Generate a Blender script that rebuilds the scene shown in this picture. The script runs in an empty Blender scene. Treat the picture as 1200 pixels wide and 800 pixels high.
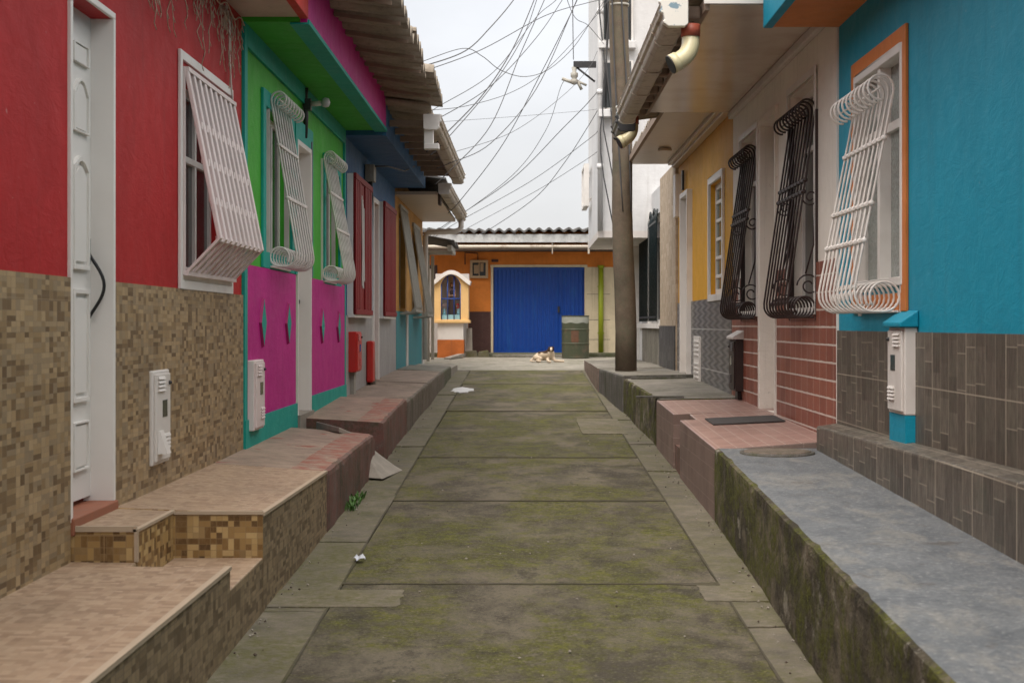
import bpy, bmesh, math, random
from mathutils import Vector, Matrix
random.seed(7)
C = bpy.context.scene
COL = C.collection
R = math.radians

# ------------------------------------------------------------------ survey of the street (metres)
CAM = 1.5            # eye height above datum
F = 1850.0           # focal length in photo pixels
XL, XR = -1.95, 2.02 # facade planes of the left and right rows
def road_z(y): return -0.04 + 0.0255 * min(max(y, -8), 33.6)
def yl(u, x=XL): return -x * F / (617 - u)
def yr(u, x=XR): return x * F / (u - 617)
def zz(v, y): return CAM + (380 - v) * y / F
def pt(u, v, y): return Vector(((u - 617) * y / F, y, zz(v, y)))

# ------------------------------------------------------------------ mesh builder
W = {}
def wloc(o): return W.get(o.name, Vector((0, 0, 0)))

class MB:
    def __init__(s): s.v = []; s.f = []; s.m = []; s.sm = []
    def face(s, pts, mi=0, smooth=False):
        b = len(s.v); s.v += [Vector(p) for p in pts]
        s.f.append(list(range(b, b + len(pts)))); s.m.append(mi); s.sm.append(smooth)
    def hexa(s, p, mi=0, top=None):
        # p: 4 bottom + 4 top (both counter-clockwise from above)
        b = len(s.v); s.v += [Vector(q) for q in p]
        t = mi if top is None else top
        for fc, k in (([3, 2, 1, 0], mi), ([4, 5, 6, 7], t), ([0, 1, 5, 4], mi), ([1, 2, 6, 5], mi), ([2, 3, 7, 6], mi), ([3, 0, 4, 7], mi)):
            s.f.append([b + i for i in fc]); s.m.append(k); s.sm.append(False)
        return s
    def box(s, x0, x1, y0, y1, z0, z1, mi=0, top=None):
        if x0 > x1: x0, x1 = x1, x0
        if y0 > y1: y0, y1 = y1, y0
        if z0 > z1: z0, z1 = z1, z0
        return s.hexa([(x0, y0, z0), (x1, y0, z0), (x1, y1, z0), (x0, y1, z0), (x0, y0, z1), (x1, y0, z1), (x1, y1, z1), (x0, y1, z1)], mi, top)
    def grid(s, rows, mi=0, smooth=True, closed=False):
        b = len(s.v); n = len(rows[0])
        for r in rows: s.v += [Vector(p) for p in r]
        for i in range(len(rows) - 1):
            for j in range(n if closed else n - 1):
                k = (j + 1) % n
                s.f.append([b + i * n + j, b + i * n + k, b + (i + 1) * n + k, b + (i + 1) * n + j]); s.m.append(mi); s.sm.append(smooth)
        return b, n
    def tube(s, path, r, n=8, mi=0, closed=False, cap=True, flat=None):
        path = [Vector(p) for p in path]
        N = len(path); rr = r if isinstance(r, (list, tuple)) else [r] * N
        rings = []; up = None
        for i in range(N):
            if closed: t = path[(i + 1) % N] - path[i - 1]
            else: t = path[min(i + 1, N - 1)] - path[max(i - 1, 0)]
            if t.length < 1e-9: t = Vector((0, 0, 1))
            t.normalize()
            if up is None:
                up = Vector((0, 0, 1)) if abs(t.z) < .9 else Vector((1, 0, 0))
            a = t.cross(up)
            if a.length < 1e-6: a = t.cross(Vector((0, 1, 0)))
            a.normalize(); up = a.cross(t).normalized()
            ka, kb = (1, 1) if flat is None else flat
            rings.append([path[i] + (a * math.cos(q) * ka + up * math.sin(q) * kb) * rr[i] for q in [2 * math.pi * j / n for j in range(n)]])
        if closed: rings.append(rings[0])
        b, _ = s.grid(rings, mi, True, True)
        if cap and not closed:
            s.f.append([b + j for j in range(n)]); s.m.append(mi); s.sm.append(False)
            e = b + (len(rings) - 1) * n
            s.f.append([e + n - 1 - j for j in range(n)]); s.m.append(mi); s.sm.append(False)
        return s
    def lathe(s, prof, c, n=24, mi=0, sx=1, sy=1):
        rings = [[Vector((c[0] + r * sx * math.cos(2 * math.pi * j / n), c[1] + r * sy * math.sin(2 * math.pi * j / n), c[2] + z)) for j in range(n)] for r, z in prof]
        b, _ = s.grid(rings, mi, True, True)
        if prof[0][0] > 1e-4: s.f.append([b + n - 1 - j for j in range(n)]); s.m.append(mi); s.sm.append(False)
        e = b + (len(prof) - 1) * n
        if prof[-1][0] > 1e-4: s.f.append([e + j for j in range(n)]); s.m.append(mi); s.sm.append(False)
        return s
    def prism(s, poly, a0, a1, axis='y', mi=0):
        # poly in the two other axes, extruded along axis
        def P(p, a):
            if axis == 'y': return (p[0], a, p[1])
            if axis == 'x': return (a, p[0], p[1])
            return (p[0], p[1], a)
        n = len(poly)
        s.face([P(p, a0) for p in poly], mi); s.face([P(p, a1) for p in reversed(poly)], mi)
        for i in range(n):
            q, r = poly[i], poly[(i + 1) % n]
            s.face([P(q, a0), P(q, a1), P(r, a1), P(r, a0)], mi)
        return s
    def ring(s, outer, inner, a0, a1, axis='y', mi=0):
        def P(p, a):
            return (p[0], a, p[1]) if axis == 'y' else (a, p[0], p[1])
        n = len(outer)
        for i in range(n):
            k = (i + 1) % n
            for A, fl in ((a0, 0), (a1, 1)):
                q = [P(outer[i], A), P(outer[k], A), P(inner[k], A), P(inner[i], A)]
                s.face(q[::-1] if fl else q, mi)
            s.face([P(outer[i], a0), P(outer[k], a0), P(outer[k], a1), P(outer[i], a1)], mi)
            s.face([P(inner[i], a0), P(inner[k], a0), P(inner[k], a1), P(inner[i], a1)], mi)
        return s
    def build(s, name, mats, parent=None, loc=None, bevel=0, seg=2, split=False):
        if not isinstance(mats, (list, tuple)): mats = [mats]
        org = wloc(parent) if parent is not None else Vector(loc if loc is not None else (0, 0, 0))
        me = bpy.data.meshes.new(name)
        me.from_pydata([p - org for p in s.v], [], s.f)
        for m in mats: me.materials.append(m)
        for i, p in enumerate(me.polygons): p.material_index = s.m[i]; p.use_smooth = s.sm[i]
        bm = bmesh.new(); bm.from_mesh(me)
        bmesh.ops.remove_doubles(bm, verts=bm.verts, dist=1e-5)
        bmesh.ops.recalc_face_normals(bm, faces=bm.faces)
        bm.to_mesh(me); bm.free()
        o = bpy.data.objects.new(name, me); COL.objects.link(o)
        if parent is not None: o.parent = parent
        else: o.location = org
        W[o.name] = org
        if bevel:
            md = o.modifiers.new('bevel', 'BEVEL'); md.width = bevel; md.segments = seg; md.limit_method = 'ANGLE'; md.angle_limit = R(40)
            md.harden_normals = False
        if split:
            md = o.modifiers.new('split', 'EDGE_SPLIT'); md.split_angle = R(28)
        return o

def thing(name, label, cat, loc, group=None):
    o = bpy.data.objects.new(name, None); COL.objects.link(o)
    o.location = loc; o.empty_display_size = .2; W[o.name] = Vector(loc)
    return tag(o, label, cat, group)
def tag(o, label, cat, group=None):
    o['label'] = label; o['category'] = cat
    if group: o['group'] = group
    return o
def struct(o, kind='structure'):
    o['kind'] = kind; return o

class Side:
    """facade coordinates: d = distance out of the wall towards the street, y along it, z up"""
    def __init__(s, X, sg): s.X = X; s.s = sg
    def p(s, d, y, z): return Vector((s.X + s.s * d, y, z))
    def box(s, mb, d0, d1, y0, y1, z0, z1, mi=0): return mb.box(s.X + s.s * d0, s.X + s.s * d1, y0, y1, z0, z1, mi)
    def panel(s, mb, d0, d1, y0, y1, z0, z1, holes=(), mi=0, ztop=None):
        """slab from d0 (back) to d1 (front) with rectangular openings"""
        ys = sorted({y0, y1, *[min(max(h[i], y0), y1) for h in holes for i in (0, 1)]})
        zs = sorted({z0, z1, *[min(max(h[i], z0), z1) for h in holes for i in (2, 3)]})
        def solid(i, j):
            if i < 0 or j < 0 or i >= len(ys) - 1 or j >= len(zs) - 1: return False
            cy, cz = (ys[i] + ys[i + 1]) / 2, (zs[j] + zs[j + 1]) / 2
            return not any(h[0] < cy < h[1] and h[2] < cz < h[3] for h in holes)
        P = s.p
        for i in range(len(ys) - 1):
            for j in range(len(zs) - 1):
                if not solid(i, j): continue
                a, b, c, e = ys[i], ys[i + 1], zs[j], zs[j + 1]
                mb.face([P(d1, a, c), P(d1, b, c), P(d1, b, e), P(d1, a, e)], mi)
                mb.face([P(d0, a, c), P(d0, b, c), P(d0, b, e), P(d0, a, e)], mi)
                if not solid(i - 1, j): mb.face([P(d0, a, c), P(d1, a, c), P(d1, a, e), P(d0, a, e)], mi)
                if not solid(i + 1, j): mb.face([P(d0, b, c), P(d1, b, c), P(d1, b, e), P(d0, b, e)], mi)
                if not solid(i, j - 1): mb.face([P(d0, a, c), P(d1, a, c), P(d1, b, c), P(d0, b, c)], mi)
                if not solid(i, j + 1): mb.face([P(d0, a, e), P(d1, a, e), P(d1, b, e), P(d0, b, e)], mi)
        return mb
L = Side(XL, 1); RT = Side(XR, -1)

# ------------------------------------------------------------------ materials
class NT:
    def __init__(s, name):
        s.mat = bpy.data.materials.new(name); s.mat.use_nodes = True
        s.t = s.mat.node_tree; s.t.nodes.clear()
        s.out = s.n('ShaderNodeOutputMaterial'); s.b = s.n('ShaderNodeBsdfPrincipled')
        s.t.links.new(s.b.outputs[0], s.out.inputs[0])
    def n(s, ty, **k):
        nd = s.t.nodes.new(ty)
        for a, b in k.items(): setattr(nd, a, b)
        return nd
    def lk(s, a, b):
        if hasattr(a, 'is_output') or isinstance(a, bpy.types.NodeSocket): s.t.links.new(a, b)
        else: b.default_value = a
    def pos(s): return s.n('ShaderNodeNewGeometry').outputs['Position']
    def math(s, op, a, b=0.0, c=0.0):
        m = s.n('ShaderNodeMath', operation=op); s.lk(a, m.inputs[0]); s.lk(b, m.inputs[1]); s.lk(c, m.inputs[2]); return m.outputs[0]
    def vmath(s, op, a, b=(0, 0, 0)):
        m = s.n('ShaderNodeVectorMath', operation=op); s.lk(a, m.inputs[0]); s.lk(b, m.inputs[1]); return m.outputs[0]
    def sep(s, v):
        m = s.n('ShaderNodeSeparateXYZ'); s.lk(v, m.inputs[0]); return m.outputs
    def comb(s, x, y, z=0.0):
        m = s.n('ShaderNodeCombineXYZ'); s.lk(x, m.inputs[0]); s.lk(y, m.inputs[1]); s.lk(z, m.inputs[2]); return m.outputs[0]
    def noise(s, v, scale, detail=5, rough=.6, dist=0.0):
        m = s.n('ShaderNodeTexNoise'); s.lk(v, m.inputs['Vector']); m.inputs['Scale'].default_value = scale
        m.inputs['Detail'].default_value = detail; m.inputs['Roughness'].default_value = rough; m.inputs['Distortion'].default_value = dist
        return m.outputs[0]
    def white(s, v):
        m = s.n('ShaderNodeTexWhiteNoise', noise_dimensions='3D'); s.lk(v, m.inputs['Vector']); return m.outputs[0]
    def ramp(s, f, stops, interp='LINEAR'):
        m = s.n('ShaderNodeValToRGB'); s.lk(f, m.inputs[0]); r = m.color_ramp; r.interpolation = interp
        while len(r.elements) < len(stops): r.elements.new(.5)
        for e, (p, c) in zip(r.elements, stops):
            e.position = p; e.color = c if len(c) == 4 else (*c, 1)
        return m.outputs[0]
    def step(s, f, a, b):
        m = s.n('ShaderNodeMapRange'); s.lk(f, m.inputs[0]); m.inputs[1].default_value = a; m.inputs[2].default_value = b; m.clamp = True; return m.outputs[0]
    def mix(s, f, a, b, mode='MIX'):
        m = s.n('ShaderNodeMix', data_type='RGBA', blend_type=mode); s.lk(f, m.inputs[0])
        for q, i in ((a, 6), (b, 7)):
            if isinstance(q, tuple): q = (*q, 1) if len(q) == 3 else q
            s.lk(q, m.inputs[i])
        return m.outputs[2]
    def boxuv(s):
        g = s.n('ShaderNodeNewGeometry'); p = s.sep(g.outputs['Position']); nn = s.sep(g.outputs['True Normal'])
        ax = s.math('GREATER_THAN', s.math('ABSOLUTE', nn[0]), .6)
        ay = s.math('GREATER_THAN', s.math('ABSOLUTE', nn[1]), .6)
        fl = s.math('GREATER_THAN', s.math('ABSOLUTE', nn[2]), .6)
        # u: y if facing x, else x ; v: y if horizontal, else z
        u = s.math('ADD', s.math('MULTIPLY', p[1], ax), s.math('MULTIPLY', p[0], s.math('SUBTRACT', 1.0, ax)))
        v = s.math('ADD', s.math('MULTIPLY', p[1], fl), s.math('MULTIPLY', p[2], s.math('SUBTRACT', 1.0, fl)))
        return u, v, fl
    def bump(s, h, strength=.3, dist=.01):
        m = s.n('ShaderNodeBump'); m.inputs['Strength'].default_value = strength; m.inputs['Distance'].default_value = dist
        s.lk(h, m.inputs['Height']); s.t.links.new(m.outputs[0], s.b.inputs['Normal'])
    def done(s, col, rough=.7, spec=.4, metal=0.0):
        if isinstance(col, tuple): col = (*col, 1) if len(col) == 3 else col
        s.lk(col, s.b.inputs['Base Color']); s.lk(rough, s.b.inputs['Roughness'])
        s.b.inputs['Specular IOR Level'].default_value = spec; s.b.inputs['Metallic'].default_value = metal
        return s.mat

def mul(c, k): return tuple(min(1, x * k) for x in c)

def paint(name, c, rough=.6, var=.18, dirt=(.16, .13, .1), dirt_amt=.25, bump=.15, streak=True, spec=.3):
    """painted plaster: blotches, roller and trowel marks, repainted patches, drips, scuffs and small chips"""
    k = NT(name); p = k.pos()
    big = k.noise(p, 1.1, 5, .65, .4); mid = k.noise(p, 6, 6, .7, .6); fine = k.noise(p, 90, 3, .6)
    trow = k.noise(k.vmath('MULTIPLY', p, (3, 3, 8)), 1.6, 5, .7, 1.2)
    col = k.mix(k.step(big, .35, .65), mul(c, 1 - var), mul(c, 1 + var * .7))
    col = k.mix(k.math('MULTIPLY', k.step(mid, .50, .53), var * 1.1), col, mul(c, .72))
    col = k.mix(k.math('MULTIPLY', k.step(trow, .55, .7), var), col, tuple(min(1, x * 1.12 + .02) for x in c))
    if streak:
        q = k.vmath('MULTIPLY', p, (11, 11, .5)); st = k.noise(q, 1.0, 6, .75)
        col = k.mix(k.math('MULTIPLY', k.step(st, .54, .72), dirt_amt), col, dirt)
    sc = k.noise(p, 14, 6, .8); col = k.mix(k.math('MULTIPLY', k.step(sc, .63, .70), dirt_amt * 1.4), col, dirt)
    ch = k.noise(p, 30, 4, .75, .5); col = k.mix(k.math('MULTIPLY', k.step(ch, .695, .71), .55), col, (.45, .42, .38))
    k.bump(k.math('ADD', k.math('MULTIPLY', trow, 1.4), k.math('ADD', k.math('MULTIPLY', mid, .8), k.math('MULTIPLY', fine, .2))), bump * 1.8, .014)
    return k.done(col, k.math('MULTIPLY_ADD', mid, .35, rough - .12), spec)

def plain(name, c, rough=.5, var=.12, metal=0.0, dirt=(.12, .1, .08), dirt_amt=.2, spec=.4, bump=.06, scale=14):
    k = NT(name); p = k.pos(); a = k.noise(p, scale, 5, .65); b = k.noise(p, scale * .2, 3, .6)
    col = k.mix(a, mul(c, 1 - var), mul(c, 1 + var)); col = k.mix(k.math('MULTIPLY', k.step(b, .5, .8), dirt_amt), col, dirt)
    k.bump(a, bump, .006)
    return k.done(col, k.math('MULTIPLY_ADD', a, .25, rough - .12), spec, metal)

def mosaic(name, tones, cell=.075, grout=(.35, .29, .22), big=(.45, .3), glossy=.3, gw=.035, bigw=.004, stain=.25, asp=1.0):
    """small mosaic printed on larger tiles: squares split into halves or quarters at random"""
    k = NT(name); u, v, fl = k.boxuv(); p = k.pos()
    cu, cv = k.math('DIVIDE', u, cell * asp), k.math('DIVIDE', v, cell)
    iu, iv = k.math('FLOOR', cu), k.math('FLOOR', cv); fu, fv = k.math('FRACT', cu), k.math('FRACT', cv)
    r = k.white(k.comb(iu, iv, 3.7))
    hu = k.math('LESS_THAN', r, .66); hv = k.math('GREATER_THAN', r, .33)
    su = k.math('MULTIPLY', k.math('FLOOR', k.math('MULTIPLY', fu, 2.0)), hu)
    sv = k.math('MULTIPLY', k.math('FLOOR', k.math('MULTIPLY', fv, 2.0)), hv)
    rid = k.white(k.comb(k.math('ADD', iu, k.math('MULTIPLY', su, .41)), k.math('ADD', iv, k.math('MULTIPLY', sv, .37)), 1.3))
    col = k.ramp(rid, [(i / max(1, len(tones) - 1), t) for i, t in enumerate(tones)])
    # local edges
    lu = k.math('FRACT', k.math('MULTIPLY', fu, k.math('ADD', hu, 1.0))); lv = k.math('FRACT', k.math('MULTIPLY', fv, k.math('ADD', hv, 1.0)))
    eu = k.math('MINIMUM', lu, k.math('SUBTRACT', 1.0, lu)); ev = k.math('MINIMUM', lv, k.math('SUBTRACT', 1.0, lv))
    e = k.math('LESS_THAN', k.math('MINIMUM', eu, ev), gw)
    vein = k.noise(k.comb(k.math('MULTIPLY', u, 60), k.math('MULTIPLY', v, 25)), 1.0, 4, .7)
    col = k.mix(k.math('MULTIPLY', k.step(vein, .45, .75), .35), col, mul(grout, .8))
    col = k.mix(k.math('MULTIPLY', e, .55), col, mul(grout, .6))
    bu, bv = k.math('FRACT', k.math('DIVIDE', u, big[0])), k.math('FRACT', k.math('DIVIDE', v, big[1]))
    be = k.math('MAXIMUM', k.math('LESS_THAN', bu, bigw / big[0]), k.math('LESS_THAN', bv, bigw / big[1]))
    col = k.mix(k.math('MULTIPLY', be, .6), col, grout)
    st = k.noise(p, 1.7, 5, .6); col = k.mix(k.math('MULTIPLY', k.step(st, .5, .8), stain), col, (.09, .075, .055))
    k.bump(k.math('SUBTRACT', rid, k.math('MULTIPLY', e, .8)), .25, .003)
    return k.done(col, k.math('MULTIPLY_ADD', vein, .35, glossy), .45)

def gridtile(name, c, c2, tw, th, grout, gw=.006, gh=None, rough=.35, offset=0.0, stain=.3, streaks=None, z0=0.0):
    k = NT(name); u, v, fl = k.boxuv(); p = k.pos(); gh = gh or gw
    cv = k.math('DIVIDE', k.math('SUBTRACT', v, z0), th); iv = k.math('FLOOR', cv)
    cu = k.math('ADD', k.math('DIVIDE', u, tw), k.math('MULTIPLY', iv, offset)); iu = k.math('FLOOR', cu)
    r = k.white(k.comb(iu, iv, 9.1)); col = k.mix(r, c, c2)
    wig = k.noise(p, 9, 3, .6)
    ns = k.noise(p, 45, 5, .7); col = k.mix(k.math('MULTIPLY', k.step(ns, .45, .8), .35), col, mul(c, .45))
    if streaks:
        q = k.noise(k.comb(k.math('MULTIPLY', u, streaks[0]), k.math('MULTIPLY', v, streaks[1]), r), 1.0, 6, .75)
        col = k.mix(k.step(q, .35, .7), col, streaks[2])
    fu, fv = k.math('FRACT', cu), k.math('FRACT', cv)
    gu = k.math('LESS_THAN', fu, gw / tw); gv = k.math('LESS_THAN', fv, k.math('MULTIPLY', k.math('ADD', wig, .5), gh / th))
    g = k.math('MAXIMUM', k.math('MULTIPLY', gu, .6 if gh > gw else 1.0), gv)
    col = k.mix(g, col, grout)
    st = k.noise(p, 1.9, 5, .65); col = k.mix(k.math('MULTIPLY', k.step(st, .48, .8), stain), col, (.08, .065, .05))
    k.bump(k.math('SUBTRACT', k.math('MULTIPLY', ns, .3), g), .35, .004)
    return k.done(col, k.math('MULTIPLY_ADD', st, .4, rough - .1), .5)

def plank_tile(name):
    """dark wood-look ceramic: upright boards with short pale dashes, 30 x 45 cm tiles"""
    k = NT(name); u, v, fl = k.boxuv(); p = k.pos()
    iu = k.math('FLOOR', k.math('DIVIDE', u, .15)); r = k.white(k.comb(iu, 2.0, 1.0))
    vv = k.math('ADD', k.math('DIVIDE', v, .17), k.math('MULTIPLY', r, 5.0)); iv = k.math('FLOOR', vv)
    r2 = k.white(k.comb(iu, iv, 4.0))
    col = k.ramp(r2, [(0, (.085, .070, .052)), (.5, (.130, .108, .082)), (1, (.165, .138, .105))])
    gr = k.noise(k.comb(k.math('MULTIPLY', u, 60), k.math('MULTIPLY', v, 9), r), 1.0, 5, .7)
    col = k.mix(k.step(gr, .4, .75), col, (.045, .037, .03))
    green = k.noise(p, 5, 3, .6); col = k.mix(k.math('MULTIPLY', k.step(green, .45, .7), .35), col, (.085, .09, .062))
    fu = k.math('FRACT', k.math('DIVIDE', u, .15)); fv = k.math('FRACT', vv)
    g1 = k.math('MULTIPLY', k.math('LESS_THAN', fu, .05), .45); g2 = k.math('MULTIPLY', k.math('MULTIPLY', k.math('LESS_THAN', fv, .035), .55), k.math('GREATER_THAN', r2, .45))
    col = k.mix(k.math('MAXIMUM', g1, g2), col, (.36, .31, .24))
    bu = k.math('LESS_THAN', k.math('FRACT', k.math('DIVIDE', u, .6)), .02); bv = k.math('LESS_THAN', k.math('FRACT', k.math('DIVIDE', k.math('SUBTRACT', v, .28), .30)), .022)
    col = k.mix(k.math('MULTIPLY', k.math('MAXIMUM', bu, bv), .8), col, (.36, .31, .24))
    k.bump(gr, .15, .003)
    return k.done(col, k.math('MULTIPLY_ADD', gr, .3, .32), .5)

def emboss_tile(name):
    """grey ceramic with an embossed wave, pale joints"""
    k = NT(name); u, v, fl = k.boxuv(); p = k.pos()
    a = k.math('ABSOLUTE', k.math('SUBTRACT', k.math('FRACT', k.math('DIVIDE', v, .085)), .5))
    ph = k.math('ADD', k.math('DIVIDE', u, .55), k.math('MULTIPLY', a, 1.1))
    w = k.math('FRACT', ph); wv = k.math('SMOOTH_MAX', k.math('ABSOLUTE', k.math('SUBTRACT', w, .5)), .05, .1)
    col = k.mix(k.step(wv, .05, .45), (.085, .083, .083), (.235, .23, .225))
    ns = k.noise(p, 30, 4, .7); col = k.mix(k.math('MULTIPLY', ns, .4), col, (.12, .105, .095))
    bv = k.math('LESS_THAN', k.math('FRACT', k.math('DIVIDE', k.math('SUBTRACT', v, .12), .44)), .028)
    bu = k.math('LESS_THAN', k.math('FRACT', k.math('DIVIDE', u, .9)), .008)
    col = k.mix(k.math('MAXIMUM', bv, k.math('MULTIPLY', bu, .4)), col, (.42, .41, .4))
    k.bump(wv, .6, .012)
    return k.done(col, .4, .5)

def concrete(name, c=(.2, .18, .15), moss=0.0, mossc=(.045, .05, .012), dark=.5, rough=.85, streak=False, paintc=None, paint_amt=.6, moss_scale=1.6, light=(.36, .33, .28), redband=None, moss_up=False):
    k = NT(name); p = k.pos(); P = k.sep(p)
    a = k.noise(p, .9, 6, .62, .3); b = k.noise(p, 5, 6, .68); c1 = k.noise(p, 38, 5, .7); sp = k.noise(p, 170, 2, .5)
    col = k.mix(k.step(b, .3, .72), mul(c, 1 - dark), mul(c, 1.25))
    col = k.mix(k.math('MULTIPLY', k.step(c1, .55, .75), .5), col, mul(c, .5))
    col = k.mix(k.math('MULTIPLY', k.step(sp, .62, .72), .55), col, light)
    if paintc:
        q = k.noise(k.vmath('MULTIPLY', p, (1.4, 2.6, 1)), 2.3, 7, .72, .4)
        pm = k.math('MULTIPLY', k.step(q, .36, .56), paint_amt)
        shade = k.mix(k.step(b, .3, .7), mul(paintc, .62), mul(paintc, 1.25))
        col = k.mix(pm, col, shade)
        col = k.mix(k.math('MULTIPLY', k.step(c1, .6, .8), .35), col, mul(paintc, .5))
    if streak:
        q = k.noise(k.vmath('MULTIPLY', p, (4, 4, .45)), 2.2, 6, .7)
        col = k.mix(k.math('MULTIPLY', k.step(q, .48, .68), .8), col, (.035, .032, .024))
        q2 = k.noise(k.vmath('MULTIPLY', p, (7, 7, .8)), 2.0, 5, .7)
        col = k.mix(k.math('MULTIPLY', k.step(q2, .6, .75), .5), col, light)
    if redband:
        x0, cc = redband
        m = k.math('MULTIPLY', k.math('GREATER_THAN', k.math('ADD', P[0], k.math('MULTIPLY', b, .03)), x0), k.step(k.noise(p, 8, 5, .7), .62, .4))
        bl = k.step(k.noise(k.vmath('MULTIPLY', p, (1.4, 1.0, 1)), 3.3, 3, .55), .63, .68)
        col = k.mix(k.math('MULTIPLY', k.math('MAXIMUM', m, bl), .8), col, cc)
    if moss:
        mk = k.noise(p, moss_scale, 7, .7, .2)
        fine = k.noise(p, 26, 4, .75)
        mm = k.math('MULTIPLY', k.step(k.math('ADD', k.math('MULTIPLY', mk, .7), k.math('MULTIPLY', fine, .3)), .5 - moss * .1, .6), k.step(fine, .3, .55))
        mc = k.mix(c1, mul(mossc, .45), mul(mossc, 1.7))
        col = k.mix(k.math('MULTIPLY', mm, min(1, .55 + moss * .3)), col, mc)
    k.bump(k.math('ADD', k.math('MULTIPLY', c1, .7), k.math('MULTIPLY', b, .5)), .5, .012)
    return k.done(col, k.math('MULTIPLY_ADD', b, .3, rough - .2), .35)

def roofmat(name, c, c2):
    k = NT(name); p = k.pos(); a = k.noise(k.vmath('MULTIPLY', p, (1.2, 6, 1)), 1.6, 6, .7); b = k.noise(p, 22, 5, .7)
    col = k.mix(k.step(a, .3, .7), c, c2); col = k.mix(k.math('MULTIPLY', k.step(b, .5, .8), .5), col, mul(c, .35))
    k.bump(b, .3, .006); return k.done(col, .85, .25)

def rusty(name, c, rust=(.16, .07, .03), amt=.5, rough=.55, vertical=True):
    k = NT(name); p = k.pos(); q = k.vmath('MULTIPLY', p, (5, 5, 1.2) if vertical else (5, 5, 5))
    a = k.noise(q, 1.3, 6, .7); b = k.noise(p, 30, 4, .7)
    col = k.mix(b, mul(c, .8), mul(c, 1.15)); col = k.mix(k.math('MULTIPLY', k.step(a, .52, .7), amt), col, rust)
    k.bump(b, .15, .004); return k.done(col, rough, .4)

def glass(name, c=(.03, .035, .035), rough=.12, tex=False):
    k = NT(name)
    if tex:
        p = k.pos(); v = k.n('ShaderNodeTexVoronoi'); k.lk(p, v.inputs['Vector']); v.inputs['Scale'].default_value = 55
        k.bump(v.outputs[0], .5, .006)
        col = k.mix(k.step(k.noise(p, 40, 4, .7), .35, .7), mul(c, .7), mul(c, 1.3))
        return k.done(col, .22, .6)
    return k.done(c, rough, .6)

M = {}
M['red'] = paint('red plaster', (.43, .014, .016), .6, .16, (.12, .03, .025), .25, .12)
M['redfascia'] = paint('red fascia', (.5, .03, .02), .55, .1)
M['green'] = paint('green plaster', (.055, .41, .03), .55, .12, (.05, .1, .04), .2)
M['teal'] = paint('teal plaster', (.012, .34, .28), .55, .1, (.04, .12, .1), .2)
M['magenta'] = paint('magenta plaster', (.52, .013, .24), .5, .1, (.2, .02, .1), .25)
M['magdark'] = paint('dark magenta', (.35, .01, .13), .5, .1)
M['navy'] = paint('blue left plaster', (.035, .13, .30), .55, .15, (.04, .06, .1), .3)
M['greydado'] = paint('grey dado', (.34, .33, .33), .5, .12, (.12, .11, .1), .3)
M['ochre_old'] = paint('old ochre', (.52, .27, .07), .7, .25, (.12, .09, .06), .6)
M['tealblue'] = rusty('teal blue worn', (.02, .22, .25), (.02, .1, .2), .6)
M['beigeside'] = paint('soffit beige', (.55, .47, .41), .6, .1, (.25, .2, .17), .3)
M['cyan'] = paint('cyan blue plaster', (.003, .275, .41), .5, .08, (.02, .13, .18), .3, .12)
M['orange'] = paint('orange trim', (.62, .2, .05), .55, .1)
M['orangewall'] = paint('orange wall', (.66, .21, .035), .65, .15, (.3, .12, .04), .3)
M['rustorange'] = paint('rust orange', (.5, .14, .03), .65, .25, (.15, .07, .04), .6)
M['shrineyellow'] = paint('shrine yellow', (.76, .49, .21), .6, .08)
M['brown'] = paint('brown dado', (.075, .035, .03), .6, .15, (.2, .17, .15), .3)
M['yellow'] = paint('yellow plaster', (.66, .34, .03), .55, .1, (.3, .16, .04), .25)
M['white'] = paint('white plaster', (.80, .75, .68), .6, .07, (.32, .28, .24), .35)
M['whitebld'] = paint('white building', (.60, .60, .60), .6, .08, (.4, .39, .37), .5)
M['greywhite'] = paint('grey white plaster', (.6, .56, .53), .6, .1, (.25, .21, .18), .4)
M['stone'] = mosaic('beige stone facing', [(.36, .27, .18), (.44, .34, .24), (.52, .42, .31)], .12, (.5, .42, .32), (.6, .3), .6, .02)
M['blackstone'] = mosaic('black stone facing', [(.02, .022, .025), (.05, .052, .055), (.1, .1, .1)], .2, (.1, .1, .1), (.4, .4), .3, .02)
M['whitemetal'] = plain('white enamel', (.70, .66, .62), .4, .05, 0, (.35, .27, .2), .35)
M['pinkwhite'] = plain('pinkish white enamel', (.74, .64, .62), .4, .05, 0, (.35, .27, .22), .3)
M['whitewood'] = plain('white painted frame', (.76, .735, .70), .45, .05, 0, (.4, .33, .27), .35)
M['doorwhite'] = plain('white door', (.76, .73, .69), .38, .05, 0, (.45, .4, .34), .3, .5, .04, 6)
M['brownmetal'] = plain('dark brown iron', (.028, .016, .014), .4, .25, 0, (.07, .045, .03), .4)
M['redmetal'] = plain('dark red shutter', (.24, .009, .012), .6, .12, 0, (.1, .02, .02), .25)
M['redbox'] = plain('red enamel', (.5, .02, .015), .4, .1)
M['greymetal'] = rusty('weathered zinc', (.33, .32, .28), (.2, .13, .08), .5)
M['zinc'] = rusty('gutter zinc', (.52, .46, .38), (.16, .10, .06), .75, .5, False)
M['gutterwhite'] = plain('gutter white', (.74, .72, .69), .45, .06, 0, (.3, .28, .26), .4)
M['gutterpeel'] = (lambda k: k.done(k.mix(k.step(k.noise(k.pos(), 9, 4, .6), .53, .57), (.72, .69, .62), (.2, .29, .34)), .5, .4))(NT('peeling gutter end'))
M['pvc'] = plain('cream pvc', (.60, .54, .34), .3, .06, 0, (.35, .28, .14), .3)
M['pvcred'] = plain('red pvc collar', (.3, .07, .04), .45, .1)
M['black'] = plain('black rubber', (.012, .012, .013), .5, .1)
M['ironblack'] = plain('black iron', (.03, .03, .032), .4, .2)
M['glass'] = glass('dark window glass')
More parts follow.
